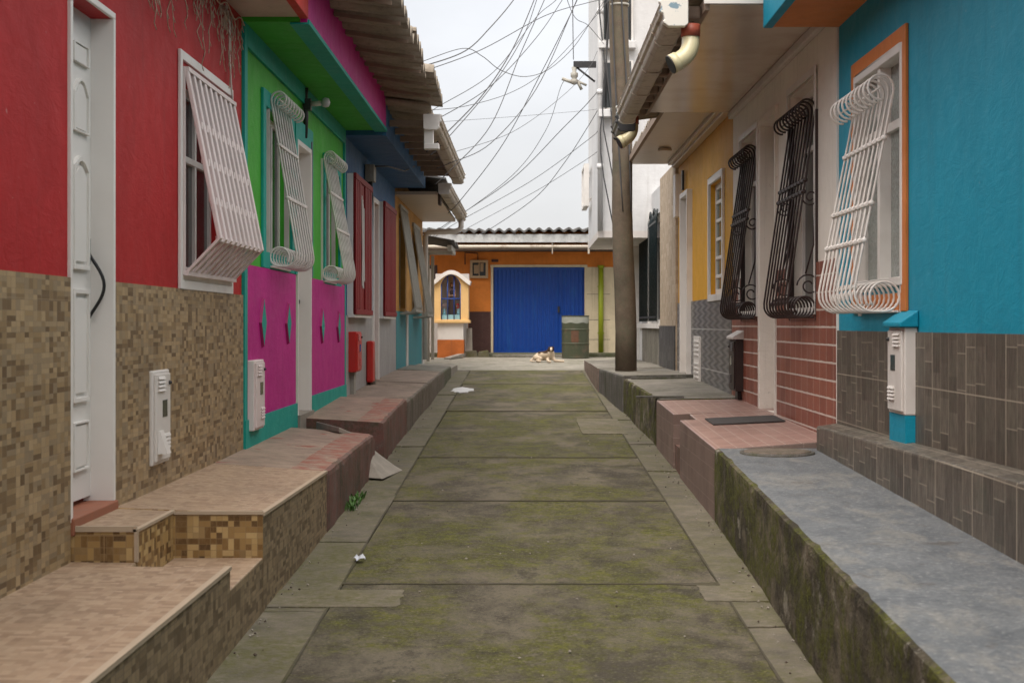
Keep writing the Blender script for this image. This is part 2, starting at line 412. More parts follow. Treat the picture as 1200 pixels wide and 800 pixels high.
M['glasspale'] = glass('pebbled glass', (.27, .30, .28), .25, True)
M['glassgreen'] = glass('green tinted glass', (.035, .085, .075), .12)
M['curtain'] = plain('pale curtain', (.55, .53, .52), .8, .15)
M['dark'] = plain('dark interior', (.02, .018, .016), .8)
M['wooddark'] = plain('dark timber', (.06, .04, .028), .75, .3)
M['woodpale'] = plain('pale timber', (.42, .29, .17), .65, .2)
M['garage'] = rusty('blue garage steel', (.006, .055, .30), (.012, .1, .34), .45, .38)
M['cream'] = paint('cream wall', (.62, .53, .37), .65, .12, (.22, .17, .11), .5)
M['lime'] = plain('lime green pipe', (.28, .33, .015), .45, .1)
M['drum'] = rusty('drum paint', (.058, .066, .038), (.13, .085, .055), .85, .5, False)
M['drumtop'] = plain('drum painted panel', (.30, .31, .27), .5, .3, 0, (.08, .11, .05), .8, .4, .06, 9)
M['drumrust'] = plain('rusty panel', (.12, .055, .03), .7, .5)
M['statue'] = plain('statue robe', (.07, .045, .04), .6, .3)
M['statuepale'] = plain('statue mantle', (.5, .38, .42), .6, .2)
M['skin'] = plain('statue skin', (.5, .32, .22), .6, .1)
M['skyblue'] = plain('pale blue plaster', (.3, .55, .65), .6, .1)
M['bluebar'] = plain('blue painted bar', (.02, .06, .25), .4, .1)
M['tile_wall'] = mosaic('brown mosaic wall', [(.12, .07, .030), (.21, .135, .062), (.33, .225, .11), (.43, .305, .165), (.25, .185, .11), (.37, .265, .145)], .042, (.36, .27, .17), (.9, .32), .35, .035, .003, .25, 2.5)
M['tile_step'] = mosaic('golden mosaic riser', [(.09, .045, .014), (.20, .105, .03), (.40, .25, .09), (.52, .36, .16), (.15, .075, .022)], .055, (.45, .3, .15), (.6, .6), .3, .05, .003, .1)
M['tile_kerb'] = mosaic('grey brown mosaic kerb', [(.12, .078, .038), (.23, .16, .088), (.34, .245, .14), (.26, .185, .11)], .045, (.2, .155, .11), (.9, .45), .45, .05, .003, .25, 2.2)
M['tile_floor'] = mosaic('beige floor tile', [(.25, .16, .10), (.35, .235, .15), (.42, .30, .20), (.30, .20, .125)], .06, (.45, .35, .26), (.45, .45), .35, .015, .004, .25)
M['nosing'] = plain('cream tile edge', (.46, .36, .26), .5, .1, 0, (.2, .16, .12), .3)
M['redtile'] = gridtile('red wall tile', (.22, .062, .036), (.31, .095, .055), .24, .118, (.60, .52, .46), .010, .0125, .35, 0.0, .3, None, .06)
M['pinkfloor'] = gridtile('pink floor tile', (.30, .17, .14), (.36, .215, .18), .105, .105, (.48, .38, .33), .006, .006, .28, 0.0, .35)
M['pinkkerb'] = gridtile('pink kerb tile', (.17, .115, .095), (.215, .15, .125), .2, .11, (.27, .2, .17), .005, .005, .5, 0.0, .45)
M['plank'] = plank_tile('wood look tile')
M['emboss'] = emboss_tile('grey embossed tile')
def road_mat():
    k = NT('mossy road concrete'); p = k.pos(); q = k.vmath('MULTIPLY', p, (1, .62, 1))
    band = k.noise(q, 1.15, 6, .66, .5); pat = k.noise(q, 2.4, 7, .72, .3); cl = k.noise(p, 8, 6, .78)
    fine = k.noise(p, 26, 5, .8); gr = k.noise(p, 64, 4, .8)
    col = k.mix(k.step(pat, .42, .58), (.072, .060, .040), (.175, .150, .105))
    col = k.mix(k.math('MULTIPLY', k.step(k.noise(q, .8, 6, .7), .56, .64), .5), col, (.22, .19, .135))
    mk = k.step(k.math('ADD', k.math('MULTIPLY', band, .68), k.math('MULTIPLY', cl, .32)), .45, .56)
    mk = k.math('MULTIPLY', mk, k.step(fine, .36, .52))
    col = k.mix(k.math('MULTIPLY', mk, .9), col, k.mix(k.step(cl, .38, .62), (.046, .048, .006), (.138, .138, .011)))
    dk = k.step(k.noise(q, 4.5, 6, .78), .55, .64); col = k.mix(k.math('MULTIPLY', dk, .6), col, (.030, .026, .017))
    col = k.mix(k.math('MULTIPLY', k.step(gr, .57, .66), .75), col, (.27, .235, .165)); col = k.mix(k.math('MULTIPLY', k.step(gr, .44, .35), .7), col, (.022, .019, .013))
    k.bump(k.math('ADD', k.math('MULTIPLY', fine, .8), k.math('ADD', gr, cl)), 1.0, .016)
    return k.done(col, k.math('MULTIPLY_ADD', pat, .5, .55), .3)
M['road'] = road_mat()
M['joint'] = concrete('dirt in the joints', (.075, .064, .042), .5, (.04, .04, .008), .5, .95, light=(.1, .085, .06))
M['edge'] = concrete('bare edge concrete', (.145, .125, .092), .8, (.07, .068, .014), .5, .85, moss_scale=1.5, light=(.3, .27, .21))
M['patch'] = concrete('cement patch', (.16, .138, .10), .75, (.075, .07, .018), .4, .9)
M['crossroad'] = concrete('pale street concrete', (.27, .25, .205), .1, (.07, .07, .03), .35, .85)
M['ground'] = concrete('earth', (.12, .1, .07), .6)
def blue_top():
    k = NT('worn blue grey paint'); p = k.pos()
    a = k.noise(k.vmath('MULTIPLY', p, (2.0, .9, 1)), 2.0, 8, .75, .6); b = k.noise(k.vmath('MULTIPLY', p, (3, 1.6, 1)), 2.4, 8, .8); c = k.noise(p, 42, 6, .85); e = k.noise(p, .8, 4, .6)
    col = k.mix(k.step(b, .38, .62), (.090, .099, .108), (.150, .159, .165))
    col = k.mix(k.math('MULTIPLY', k.step(a, .50, .60), .55), col, (.225, .215, .19))
    col = k.mix(k.math('MULTIPLY', k.step(c, .54, .66), .7), col, (.36, .355, .335)); col = k.mix(k.math('MULTIPLY', k.step(c, .46, .36), .65), col, (.055, .06, .064))
    col = k.mix(k.math('MULTIPLY', k.step(k.noise(p, 4, 6, .8), .6, .66), .7), col, (.09, .08, .07))
    k.bump(k.math('ADD', c, b), .5, .006); return k.done(col, k.math('MULTIPLY_ADD', b, .5, .35), .4)
M['bluetop'] = blue_top()
def moss_side():
    k = NT('mossy kerb side'); p = k.pos()
    v1 = k.noise(k.vmath('MULTIPLY', p, (1.5, 1.3, 1.4)), 1.9, 7, .75, .6); v2 = k.noise(k.vmath('MULTIPLY', p, (2.2, 1.5, 2.2)), 1.7, 7, .75, .5); b = k.noise(k.vmath('MULTIPLY', p, (1, .6, 1)), 2.8, 8, .75, .3); f = k.noise(p, 30, 5, .8)
    col = k.mix(k.step(b, .42, .58), (.052, .043, .029), (.185, .155, .108))
    col = k.mix(k.math('MULTIPLY', k.step(v1, .50, .60), .75), col, (.030, .026, .017))
    col = k.mix(k.math('MULTIPLY', k.step(k.noise(p, 3.1, 7, .8), .57, .63), .8), col, (.36, .33, .27))
    mk = k.math('MULTIPLY', k.step(v2, .45, .55), k.step(f, .36, .52))
    col = k.mix(k.math('MULTIPLY', mk, .9), col, k.mix(k.step(f, .4, .65), (.038, .046, .005), (.135, .138, .016)))
    k.bump(k.math('ADD', f, k.math('ADD', b, v2)), 1.0, .025); return k.done(col, .9, .25)
M['mosskerb'] = moss_side()
M['redconc'] = concrete('concrete with worn red', (.30, .225, .17), .0, dark=.35, redband=(-1.45, (.27, .075, .05)))
M['redside'] = concrete('worn red kerb side', (.17, .115, .095), .25, (.05, .05, .02), .4, redband=(-2.5, (.19, .075, .06)), streak=True)
M['kerbC'] = concrete('brown kerb', (.17, .135, .11), .3, (.05, .055, .02), .4, streak=True)
M['paveC'] = concrete('pinkish paving', (.27, .205, .165), .1, (.06, .06, .02), .35)
M['greykerb'] = concrete('grey kerb', (.12, .11, .1), .2, (.05, .055, .02), .4, streak=True)
M['greypave'] = concrete('grey paving', (.22, .2, .17), .3, (.05, .055, .02), .4)
M['mossledge'] = concrete('very mossy ledge', (.13, .12, .09), 1.0, (.05, .06, .015), .5)
M['slab'] = concrete('cement slab', (.28, .25, .21), .0, dark=.25)
M['pole'] = concrete('weathered pole', (.128, .096, .068), .2, (.09, .09, .058), .4, streak=False, light=(.33, .29, .23))
M['roof'] = roofmat('fibre cement roof', (.21, .175, .135), (.36, .31, .25))
M['roofdark'] = roofmat('dark roof', (.07, .068, .066), (.14, .135, .13))
M['roofwhite'] = roofmat('pale sheet', (.36, .37, .37), (.60, .61, .61))
M['eavesoff'] = plain('brown eave board', (.26, .19, .14), .7, .2, 0, (.1, .07, .05), .4)
M['cable'] = plain('cable sheath', (.055, .055, .058), .6, .1)
M['white_spill'] = plain('white powder', (.52, .52, .52), .8, .1)
M['paper'] = plain('paper', (.55, .57, .62), .7, .1)
M['leaf'] = plain('leaf', (.045, .12, .015), .5, .4)
M['mat_dark'] = plain('dark mat', (.055, .05, .048), .9, .3)
M['cover'] = concrete('rusty cover', (.16, .125, .1), .2, (.05, .05, .02), .4)
M['terracotta'] = plain('terracotta', (.30, .11, .06), .6, .2)
k = NT('glossy pvc ceiling'); u_, v_, _f = k.boxuv()
e_ = k.math('LESS_THAN', k.math('FRACT', k.math('DIVIDE', u_, .2)), .03)
n_ = k.noise(k.pos(), 2.2, 4, .6)
k.bump(k.math('MULTIPLY', e_, -1.0), .2, .004)
M['pvcceil'] = k.done(k.mix(k.step(n_, .45, .75), (.62, .53, .45), (.50, .41, .33)), .2, .5)
M['soffitcream'] = plain('cream soffit', (.55, .46, .37), .35, .06, 0, (.35, .27, .2), .3)
k = NT('dog coat'); P_ = k.n('ShaderNodeTexCoord').outputs['Object']; S_ = k.sep(P_)
n_ = k.noise(P_, 9, 3, .6)
m1 = k.math('GREATER_THAN', k.math('ADD', S_[2], k.math('MULTIPLY', n_, .1)), .265)
bk = k.math('MULTIPLY', k.math('GREATER_THAN', k.math('ADD', S_[2], k.math('MULTIPLY', n_, .16)), .262), k.math('LESS_THAN', S_[0], -.02))
blaze = k.math('MULTIPLY', k.math('LESS_THAN', k.math('ABSOLUTE', k.math('SUBTRACT', S_[0], .045)), .02), k.math('LESS_THAN', S_[1], -.13))
m1 = k.math('MULTIPLY', k.math('MAXIMUM', m1, bk), k.math('SUBTRACT', 1.0, blaze))
M['dog'] = k.done(k.mix(m1, (.54, .44, .33), (.045, .024, .016)), .85, .2)

# ------------------------------------------------------------------ helpers for facades
def rect(y0, y1, z0, z1): return [(y0, z0), (y1, z0), (y1, z1), (y0, z1)]
def frame(mb, S, d0, d1, y0, y1, z0, z1, w, mi=0, bottom=True):
    S.box(mb, d0, d1, y0, y0 + w, z0, z1, mi); S.box(mb, d0, d1, y1 - w, y1, z0, z1, mi)
    S.box(mb, d0, d1, y0 + w, y1 - w, z1 - w, z1, mi)
    if bottom: S.box(mb, d0, d1, y0 + w, y1 - w, z0, z0 + w, mi)

def house(name, label, S, y0, y1, ztop, m_wall, holes, depth=6.0, z0=-.3):
    root = thing(name, label, 'house', (S.X, (y0 + y1) / 2, road_z((y0 + y1) / 2)))
    mb = MB(); y0 += .004; y1 -= .004
    S.panel(mb, -.22, 0, y0, y1, z0, ztop, holes)
    S.box(mb, -depth, -.22, y0, y0 + .15, z0, ztop); S.box(mb, -depth, -.22, y1 - .15, y1, z0, ztop)
    S.box(mb, -depth, -depth + .15, y0 + .15, y1 - .15, z0, ztop)
    mb.build('wall', M[m_wall], root)
    return root

def window(root, S, y0, y1, z0, z1, m_frame='whitewood', m_glass='glass', depth=.09, w=.05, cols=2, rows=1, transom=None, curtain=False):
    mb = MB(); frame(mb, S, -depth - .04, -depth, y0, y1, z0, z1, w)
    for i in range(1, cols):
        yy = y0 + (y1 - y0) * i / cols; S.box(mb, -depth - .035, -depth + .004, yy - w * .35, yy + w * .35, z0 + w, z1 - w)
    for i in range(1, rows):
        q = z0 + (z1 - z0) * i / rows; S.box(mb, -depth - .033, -depth + .002, y0 + w, y1 - w, q - w * .3, q + w * .3)
    if transom: S.box(mb, -depth - .033, -depth + .006, y0 + w, y1 - w, transom - w * .4, transom + w * .4)
    f = mb.build('window', M[m_frame], root, bevel=.004)
    S.box(g := MB(), -depth - .028, -depth - .018, y0 + w * .5, y1 - w * .5, z0 + w * .5, z1 - w * .5)
    g.build('pane', M[m_glass], f)
    if curtain:
        c = MB(); rows_ = []
        for i in range(30):
            t = i / 29; y = y0 + .02 + (y1 - y0 - .04) * t
            dd = -depth - .075 - .018 * math.sin(t * 55)
            rows_.append([S.p(dd, y, z0), S.p(dd, y, z1)])
        c.grid(rows_); c.build('curtain', M['curtain'], f)
    return f

def belly_grille(root, S, ys, zt, zb, dt, db, r, m, curl=.055, bottom_r=.09, twist=False, rails=(), side_scroll=False, inward=.03):
    """bulging window bars: scroll at the head, straight slanting shaft, rounded belly curling back to the wall"""
    mb = MB()
    for y in ys:
        path = [(dt + curl * math.cos(a), zt - curl + curl * math.sin(a)) for a in [math.pi * (-.55 + 1.55 * i / 14) for i in range(15)]]
        path.append((dt - curl, zt - curl * 1.3))
        n = 7
        x0, z0_ = path[-1]; x1, z1_ = db, zb + bottom_r * 1.2
        path += [(x0 + (x1 - x0) * i / n, z0_ + (z1_ - z0_) * i / n) for i in range(1, n + 1)]
        cx = db - bottom_r
        path += [(cx + bottom_r * math.cos(a), zb + bottom_r - bottom_r * math.sin(a)) for a in [math.pi / 2 * i / 7 for i in range(1, 8)]]
        cr = bottom_r * .8; tx = .02 + cr
        if cx > tx + .01: path.append(((cx + tx) / 2, zb))
        path += [(tx - cr * math.sin(a), zb + cr - cr * math.cos(a)) for a in [math.pi * 1.7 * i / 14 for i in range(15)]]
        if twist:
            fine = []
            for i in range(len(path) - 1):
                for q in range(2): fine.append(Vector(path[i]).lerp(Vector(path[i + 1]), q / 2))
            fine.append(Vector(path[-1]))
            path = [(p[0], p[1]) for p in fine]
            rad = [r * (1.12 if i % 2 else .86) for i in range(len(path))]
        else: rad = r
        mb.tube([S.p(d, y, z) for d, z in path], rad, 6)
    g = mb.build('window_grille', M[m], root)
    def dshaft(z): return (dt - curl) + (db - dt + curl) * (zt - curl * 1.3 - z) / (zt - curl * 1.3 - zb - bottom_r * 1.2)
    rb = MB()
    for z in rails:
        d = dshaft(z)
        S.box(rb, d - r * 1.6, d + r * 1.6, ys[0], ys[-1], z - r * 1.2, z + r * 1.2)
        for y in ys: rb.lathe([(0, -.02), (.018, -.008), (.018, .008), (0, .02)], S.p(d, y, z), 8)
    for z in (zt - curl, ):
        rb.tube([S.p(dt, ys[0], z), S.p(dt, ys[-1], z)], r * .8, 6)
    S.box(rb, -.02, .02, ys[0] - .015, ys[0] - .003, zb - .02, zt - curl * 1.2); S.box(rb, -.02, .02, ys[-1] + .003, ys[-1] + .015, zb - .02, zt - curl * 1.2)
    rb.tube([S.p(.03, ys[0], zb), S.p(.03, ys[-1], zb)], r, 6)
    rb.build('rail', M[m], g)
    if side_scroll:
        for y in (ys[0] - .001, ys[-1] + .001):
            sb = MB()
            for (cz, rr, hand) in ((zb + .22, .085, 1), (zb + (zt - zb) * .55, .06, -1)):
                d0 = .06 if hand > 0 else .05
                sp = [(d0 + rr * (1 - t * .75) * math.cos(hand * t * 9), cz + rr * (1 - t * .75) * math.sin(hand * t * 9)) for t in [i / 26 for i in range(27)]]
                sb.tube([S.p(d, y, z) for d, z in sp], r * .8, 6)
            sb.tube([S.p(.02, y, zb + (zt - zb) * .52), S.p(.03, y, zb + .5), S.p(.085, y, zb + .3)], r * .8, 6)
            sb.build('side_scroll', M[m], g)
    return g

def corrugated(mb, x_e, x_i, y0, y1, z_e, z_i, pitch=.18, amp=.024, sheet=.92, th=.012, jit=.03, mi=0):
    """sheets from the eave x_e up to x_i, overlapping along y, with visible wavy thickness"""
    y = y0
    while y < y1 - .05:
        ye = min(y + sheet, y1); je = random.uniform(-jit, jit); jz = random.uniform(-.006, .008)
        sg = 1 if x_i > x_e else -1
        n = max(8, int((ye - y + .06) / pitch * 8)); top = []; bot = []
        for i in range(n + 1):
            yy = y + (ye - y + .05) * i / n; w = amp * math.sin(2 * math.pi * yy / pitch); k_ = .045 * (1 - i / n)
            rt = []; rb = []
            for t in (0, .1, .5, 1):
                x = x_e + je + (x_i - x_e - je) * t; z = z_e + (z_i - z_e) * t + w + k_ + jz
                rt.append((x, yy, z + th)); rb.append((x, yy, z))
            top.append(rt); bot.append(rb)
        mb.grid(top, mi); mb.grid(bot, mi)
        mb.grid([[a[0], b[0]] for a, b in zip(top, bot)], mi, False); mb.grid([[a[-1], b[-1]] for a, b in zip(top, bot)], mi, False)
        mb.grid([[a, b] for a, b in zip(top[0], bot[0])], mi, False); mb.grid([[a, b] for a, b in zip(top[-1], bot[-1])], mi, False)
        y = ye
    return mb

def gutter(root, x, y0, y1, zt, w=.16, h=.14, m='zinc', end='gutterwhite', sg=1, joint=1.2):
    """open trough along the eave with moulded outside, joint bands and end caps; sg = side the wall is on"""
    a = w / 2
    prof = [(-a, 0), (-a - .014, -.012), (-a, -.03), (-a + .004, -h * .34), (-a - .010, -h * .40), (-a - .006, -h * .47), (-a + .014, -h * .52), (-a + .022, -h * .74), (-a + .010, -h * .8), (-a + .018, -h * .88), (-a + .045, -h), (a - .02, -h), (a, -h * .9), (a, 0)]
    mb = MB(); o = [(x + p * sg, zt + q) for p, q in prof]; c = (x, zt - h * .45)
    i_ = [(px + (c[0] - px) * .1, pz + (c[1] - pz) * .1 + (.012 if k not in (0, len(o) - 1) else 0)) for k, (px, pz) in enumerate(o)]
    for A, B in zip(range(len(o) - 1), range(1, len(o))):
        mb.face([(o[A][0], y0, o[A][1]), (o[B][0], y0, o[B][1]), (o[B][0], y1, o[B][1]), (o[A][0], y1, o[A][1])])
        mb.face([(i_[A][0], y0, i_[A][1]), (i_[B][0], y0, i_[B][1]), (i_[B][0], y1, i_[B][1]), (i_[A][0], y1, i_[A][1])])
    for A in (0, -1):
        mb.face([(o[A][0], y0, o[A][1]), (i_[A][0], y0, i_[A][1]), (i_[A][0], y1, i_[A][1]), (o[A][0], y1, o[A][1])])
    g = mb.build('gutter', M[m], root)
    y = y0 + joint * .6
    while y < y1 - .2:
        jb = MB()
        jo = [(x + (p * 1.06) * sg, zt + q * 1.05 - .001) for p, q in prof]
        for A in range(len(jo) - 1):
            jb.face([(jo[A][0], y, jo[A][1]), (jo[A + 1][0], y, jo[A + 1][1]), (jo[A + 1][0], y + .05, jo[A + 1][1]), (jo[A][0], y + .05, jo[A][1])])
            for yy in (y, y + .05): jb.face([(jo[A][0], yy, jo[A][1]), (jo[A + 1][0], yy, jo[A + 1][1]), (o[A + 1][0], yy, o[A + 1][1]), (o[A][0], yy, o[A][1])])
        jb.build('joint_band', M[m], g); y += joint
    eo = [(x + p * 1.12 * sg, zt + q * 1.1 + .006) for p, q in prof]
    MB().prism(eo, y0 - .03, y0 + .035).build('end_cap', M[end], g, bevel=.006); MB().prism(eo, y1 - .03, y1 + .02).build('end_cap', M[end], g, bevel=.006)
    return g

def meter_box(label, S, y0, y1, z0, z1, d, m='whitemetal', group='gas meter boxes on the house fronts', m_side=None, stand=None, cap=None, dark_side=None, open_flap=False):
    t = thing('meter_box', label, 'meter box', (S.X, (y0 + y1) / 2, z0), group)
    w = y1 - y0; h = z1 - z0
    b = MB(); S.box(b, 0.001, d, y0, y1, z0, z1); b.build('body', M[m_side or m], t, bevel=.008)
    c = MB(); S.box(c, d, d + .012, y0 + w * .07, y1 - w * .07, z0 + h * .04, z1 - h * .04)
    dr = c.build('door', M[m], t, bevel=.004)
    for q, nm in ((.78, 'vent'), (.16, 'vent')):
        v = MB()
        for i in range(4):
            z = z0 + h * (q + i * .042)
            ya, yb = (y0 + w * .18, y0 + w * .55) if q > .5 else (y0 + w * .5, y0 + w * .86)
            v.hexa([S.p(d + .012, ya, z), S.p(d + .022, ya, z), S.p(d + .022, yb, z), S.p(d + .012, yb, z),
                    S.p(d + .012, ya, z + h * .03), S.p(d + .016, ya, z + h * .026), S.p(d + .016, yb, z + h * .026), S.p(d + .012, yb, z + h * .03)])
        v.build(nm, M[m], dr)
    g = MB(); S.box(g, d + .0115, d + .0145, y0 + w * .45, y0 + w * .72, z0 + h * .5, z0 + h * .68); g.build('viewing_window', M['glass'], dr)
    kb = MB(); kb.lathe([(0, -.012), (.012, -.006), (.012, .006), (0, .012)], S.p(d + .016, y1 - w * .16, z0 + h * .86), 8); kb.build('lock', M['ironblack'], dr)
    if open_flap:
        f = MB(); f.hexa([S.p(d + .013, y0 + w * .16, z0 + h * .12), S.p(d + .06, y0 + w * .2, z0 + h * .12), S.p(d + .06, y0 + w * .42, z0 + h * .12), S.p(d + .013, y0 + w * .44, z0 + h * .12),
                          S.p(d + .013, y0 + w * .16, z0 + h * .36), S.p(d + .02, y0 + w * .2, z0 + h * .36), S.p(d + .02, y0 + w * .42, z0 + h * .36), S.p(d + .013, y0 + w * .44, z0 + h * .36)])
        f.build('flap', M[m], dr)
    if stand:
        s = MB(); S.box(s, .003, d - .004 if stand[1] else d * .6, y0 + (0.002 if stand[1] else w * .3), y1 - (0.002 if stand[1] else w * .3), stand[0], z0 - .001); s.build('stand', M[stand[2]], t)
    if cap:
        q = MB(); q.hexa([S.p(.002, y0 - .02, z1 + .001), S.p(d + .03, y0 - .02, z1 + .001), S.p(d + .03, y1 + .02, z1 + .001), S.p(.002, y1 + .02, z1 + .001),
                          S.p(.002, y0 - .02, z1 + .09), S.p(d + .03, y0 - .02, z1 + .025), S.p(d + .03, y1 + .02, z1 + .025), S.p(.002, y1 + .02, z1 + .09)])
        q.build('cap', M[cap], t, bevel=.006)
    return t

def door_leaf(root, S, y0, y1, z0, z1, depth, m='doorwhite', panels=True):
    mb = MB(); S.box(mb, -depth - .04, -depth, y0, y1, z0, z1)
    lf = mb.build('door', M[m], root)
    if panels:
        p = MB(); w = y1 - y0
        def mould(a, b, c, e, arch=0):
            n = 8 if arch else 0
            pts = [(a, c), (b, c)]
            if arch: pts += [(b + (a - b) * i / n, e + arch * math.sin(math.pi * i / n)) for i in range(n + 1)]
            else: pts += [(b, e), (a, e)]
            cx = (a + b) / 2; cz = (c + e) / 2
            def sc(k): return [(cx + (q[0] - cx) * k, cz + (q[1] - cz) * (1 - (1 - k) * .5)) for q in pts]
            x0 = S.X - S.s * depth
            p.ring(sc(1), sc(.84), x0, x0 + S.s * .018, 'x'); p.prism(sc(.68), x0, x0 + S.s * .012, 'x')
        H = z1 - z0
        for i in (0, 1):
            a, b = y0 + w * (.1 + .42 * i), y0 + w * (.48 + .42 * i)
            mould(a, b, z0 + H * .06, z0 + H * .16); mould(a, b, z0 + H * .2, z0 + H * .43); mould(a, b, z0 + H * .47, z0 + H * .68, .05); mould(a, b, z0 + H * .75, z0 + H * .83, .07); mould(a, b, z0 + H * .89, z0 + H * .93)
        p.build('panel_moulding', M[m], lf, bevel=.003)
    return lf

# ------------------------------------------------------------------ ground, road and pavements
def zroadgrid():
    mb = MB(); ys = [-400, -60, -8, 0, 10, 20, 33.6, 60, 150, 500]
    mb.grid([[(x, y, road_z(y) - .06) for x in (-500, -100, -20, 20, 100, 500)] for y in ys], smooth=False)
    return mb
struct(zroadgrid().build('ground', M['ground']))
mb = MB(); random.seed(3)
joints = [-6, -3, .2, 2.4, 5.1, 8.09, 11.2, 14.0, 19.1, 24.2, 28.2]
def slab(mb, x0, x1, y0, y1, dz, gap=.013, xg=.002):
    a, b = road_z(y0) + dz + random.uniform(-.004, .004), road_z(y1) + dz + random.uniform(-.004, .004)
    n = 14
    rows = []
    def ragged(t): return .006 * math.sin(t * 23) + .004 * math.sin(t * 61 + 1)
    for i in range(n + 1):
        x = x0 + xg + (x1 - x0 - 2 * xg) * i / n
        rows.append([(x, y0 + gap + ragged(x + y0), a), (x, y1 - gap + ragged(x + y1), b)])
    mb.grid(rows, smooth=False)
    low = [[(p[0], p[1], p[2] - .06) for p in r] for r in rows]
    for j in (0, 1): mb.grid([[r[j], l[j]] for r, l in zip(rows, low)], smooth=False)
    for e in (0, -1): mb.grid([[rows[e][0], low[e][0]], [rows[e][1], low[e][1]]], smooth=False)
def xl_in(y): return -.945 - .003 * (y - 8)
def xr_in(y): return .985
for i in range(len(joints) - 1):
    slab(mb, xl_in(joints[i]), xr_in(joints[i]), joints[i], joints[i + 1], random.uniform(-.003, .003))
struct(mb.build('road', M['road']))
jm = MB(); rnd = random.Random(21)
for y in joints[1:-1]:
    rows = []
    for i in range(41):
        x = xl_in(y) + (xr_in(y) - xl_in(y)) * i / 40; w_ = .005 + .010 * abs(math.sin(x * 3.1 + y)) + rnd.uniform(0, .006)
        w_ += .03 * max(0, math.sin(x * 1.7 + y * 2.3) - .8) * 5
        e_ = .006 * math.sin((x + y) * 23) + .004 * math.sin((x + y) * 61 + 1)
        rows.append([(x, y - w_ + e_, road_z(y) + .0075), (x, y + w_ * .8 + e_, road_z(y) + .0075)])
    jm.grid(rows, smooth=False); jm.grid([[r[0], (r[0][0], r[0][1], r[0][2] - .03)] for r in rows], smooth=False)
for sx_ in (xl_in(8), xr_in(8)):
    rows = []
    for i in range(160):
        y = -6 + 34.1 * i / 159; w_ = .0015 + .004 * abs(math.sin(y * 2.3)) + rnd.uniform(0, .003); xx = (xl_in(y) if sx_ < 0 else xr_in(y))
        rows.append([(xx - w_, y, road_z(y) + .0068), (xx + w_, y, road_z(y) + .0068)])
    jm.grid(rows, smooth=False)
struct(jm.build('road_joint', M['joint']))
mb = MB(); y = -6
while y < 28:
    ln = random.uniform(1.0, 2.2); e = min(y + ln, 28.2)
    slab(mb, -1.27, xl_in(y) + .004, y, e, random.uniform(-.004, .006), .005); y = e
y = -6
while y < 28:
    ln = random.uniform(1.0, 2.4); e = min(y + ln, 28.2)
    slab(mb, xr_in(y) - .004, 1.27, y, e, random.uniform(-.004, .006), .005); y = e
struct(mb.build('road_edge', M['edge']))
# cement repairs, thin irregular sheets
mb = MB()
def patch(cx, cy, rx, ry, seed, squared=.5):
    rnd = random.Random(seed); n = 40; pts = []
    for i in range(n):
        a = 2 * math.pi * i / n; c, s = math.cos(a), math.sin(a)
        k_ = 1 / max(abs(c), abs(s)); k_ = 1 + (k_ - 1) * squared; k_ *= rnd.uniform(.96, 1.03)
        pts.append((cx + rx * c * k_ * .97, cy + ry * s * k_))
    mb.face([(x, y, road_z(y) + .007) for x, y in pts])
    for i in range(n):
        q, r = pts[i], pts[(i + 1) % n]
        mb.face([(*q, road_z(q[1]) + .007), (*r, road_z(r[1]) + .007), (*r, road_z(r[1]) - .02), (*q, road_z(q[1]) - .02)])
patch(-.93, 7.72, .33, .21, 1, 1); patch(1.06, 7.85, .2, .2, 5, 1); patch(.80, 17.1, .24, .9, 3, 1)
struct(mb.build('concrete_patch', M['patch']))
mb = MB(); rows = [[(x, y, road_z(y) + .004) for x in (-60, -12, -.16, -.15, 12, 60)] for y in (28.2, 31, 33.2)]
mb.grid(rows, smooth=False); mb.grid([[p for p in rows[0]], [(p[0], p[1], p[2] - .08) for p in rows[0]]], smooth=False)
mb.box(-.156, -.146, 28.21, 33.1, road_z(28), road_z(28) + .001)
struct(mb.build('street', M['crossroad']))

def pave(mb, y0, y1, xo0, xo1, xi, zo0, zo1, zi0, zi1, side=0, top=1, base=-.2):
    """one raised footway block; xo outer edge, xi inner edge"""
    L_ = xo0 > xi
    a = [(xi, y0), (xo0, y0), (xo1, y1), (xi, y1)] if L_ else [(xo0, y0), (xi, y0), (xi, y1), (xo1, y1)]
    zt = [zi0, zo0, zo1, zi1] if L_ else [zo0, zi0, zi1, zo1]
    mb.hexa([(p[0], p[1], base) for p in a] + [(p[0], p[1], z) for p, z in zip(a, zt)], side, top)
def pave_cast(mb, y0, y1, xo0, xo1, xi, zo0, zo1, zi0, zi1, side=0, top=1, base=-.2, seed=1, amt=1.0):
    """site-cast footway: slightly wandering, rounded and chipped arris"""
    rnd = random.Random(seed); n = max(2, int((y1 - y0) / .11)); sg = 1 if xo0 > xi else -1; A = []; B = []
    for i in range(n + 1):
        t = i / n; y = y0 + (y1 - y0) * t; x = xo0 + (xo1 - xo0) * t; z = zo0 + (zo1 - zo0) * t; zi = zi0 + (zi1 - zi0) * t
        w_ = amt * (.006 * math.sin(y * 1.9 + seed) + rnd.uniform(-.004, .004)); chip = rnd.uniform(.012, .03) * amt if rnd.random() < .16 else .004 * amt
        q = [(x + sg * w_ * .4, y, base), (x + sg * (w_ + rnd.uniform(-.006, .006) * amt), y, z - .16), (x + sg * w_, y, z - .03 - chip), (x + sg * (w_ - chip * .8), y, z - .008 - chip * .2), (x - sg * (.022 + chip), y, z + rnd.uniform(-.002, .002))]
        A.append(q); B.append([q[-1], (x - sg * .25, y, z + (zi - z) * .3 + rnd.uniform(-.002, .002)), (xi, y, zi)])
    mb.grid(A, side, False); mb.grid(B, top, False)
    for e in (0, -1): mb.face([*A[e], *B[e][1:], (xi, A[e][0][1], base)], side)
XO = -1.238; XB = XL - .1
mb = MB()
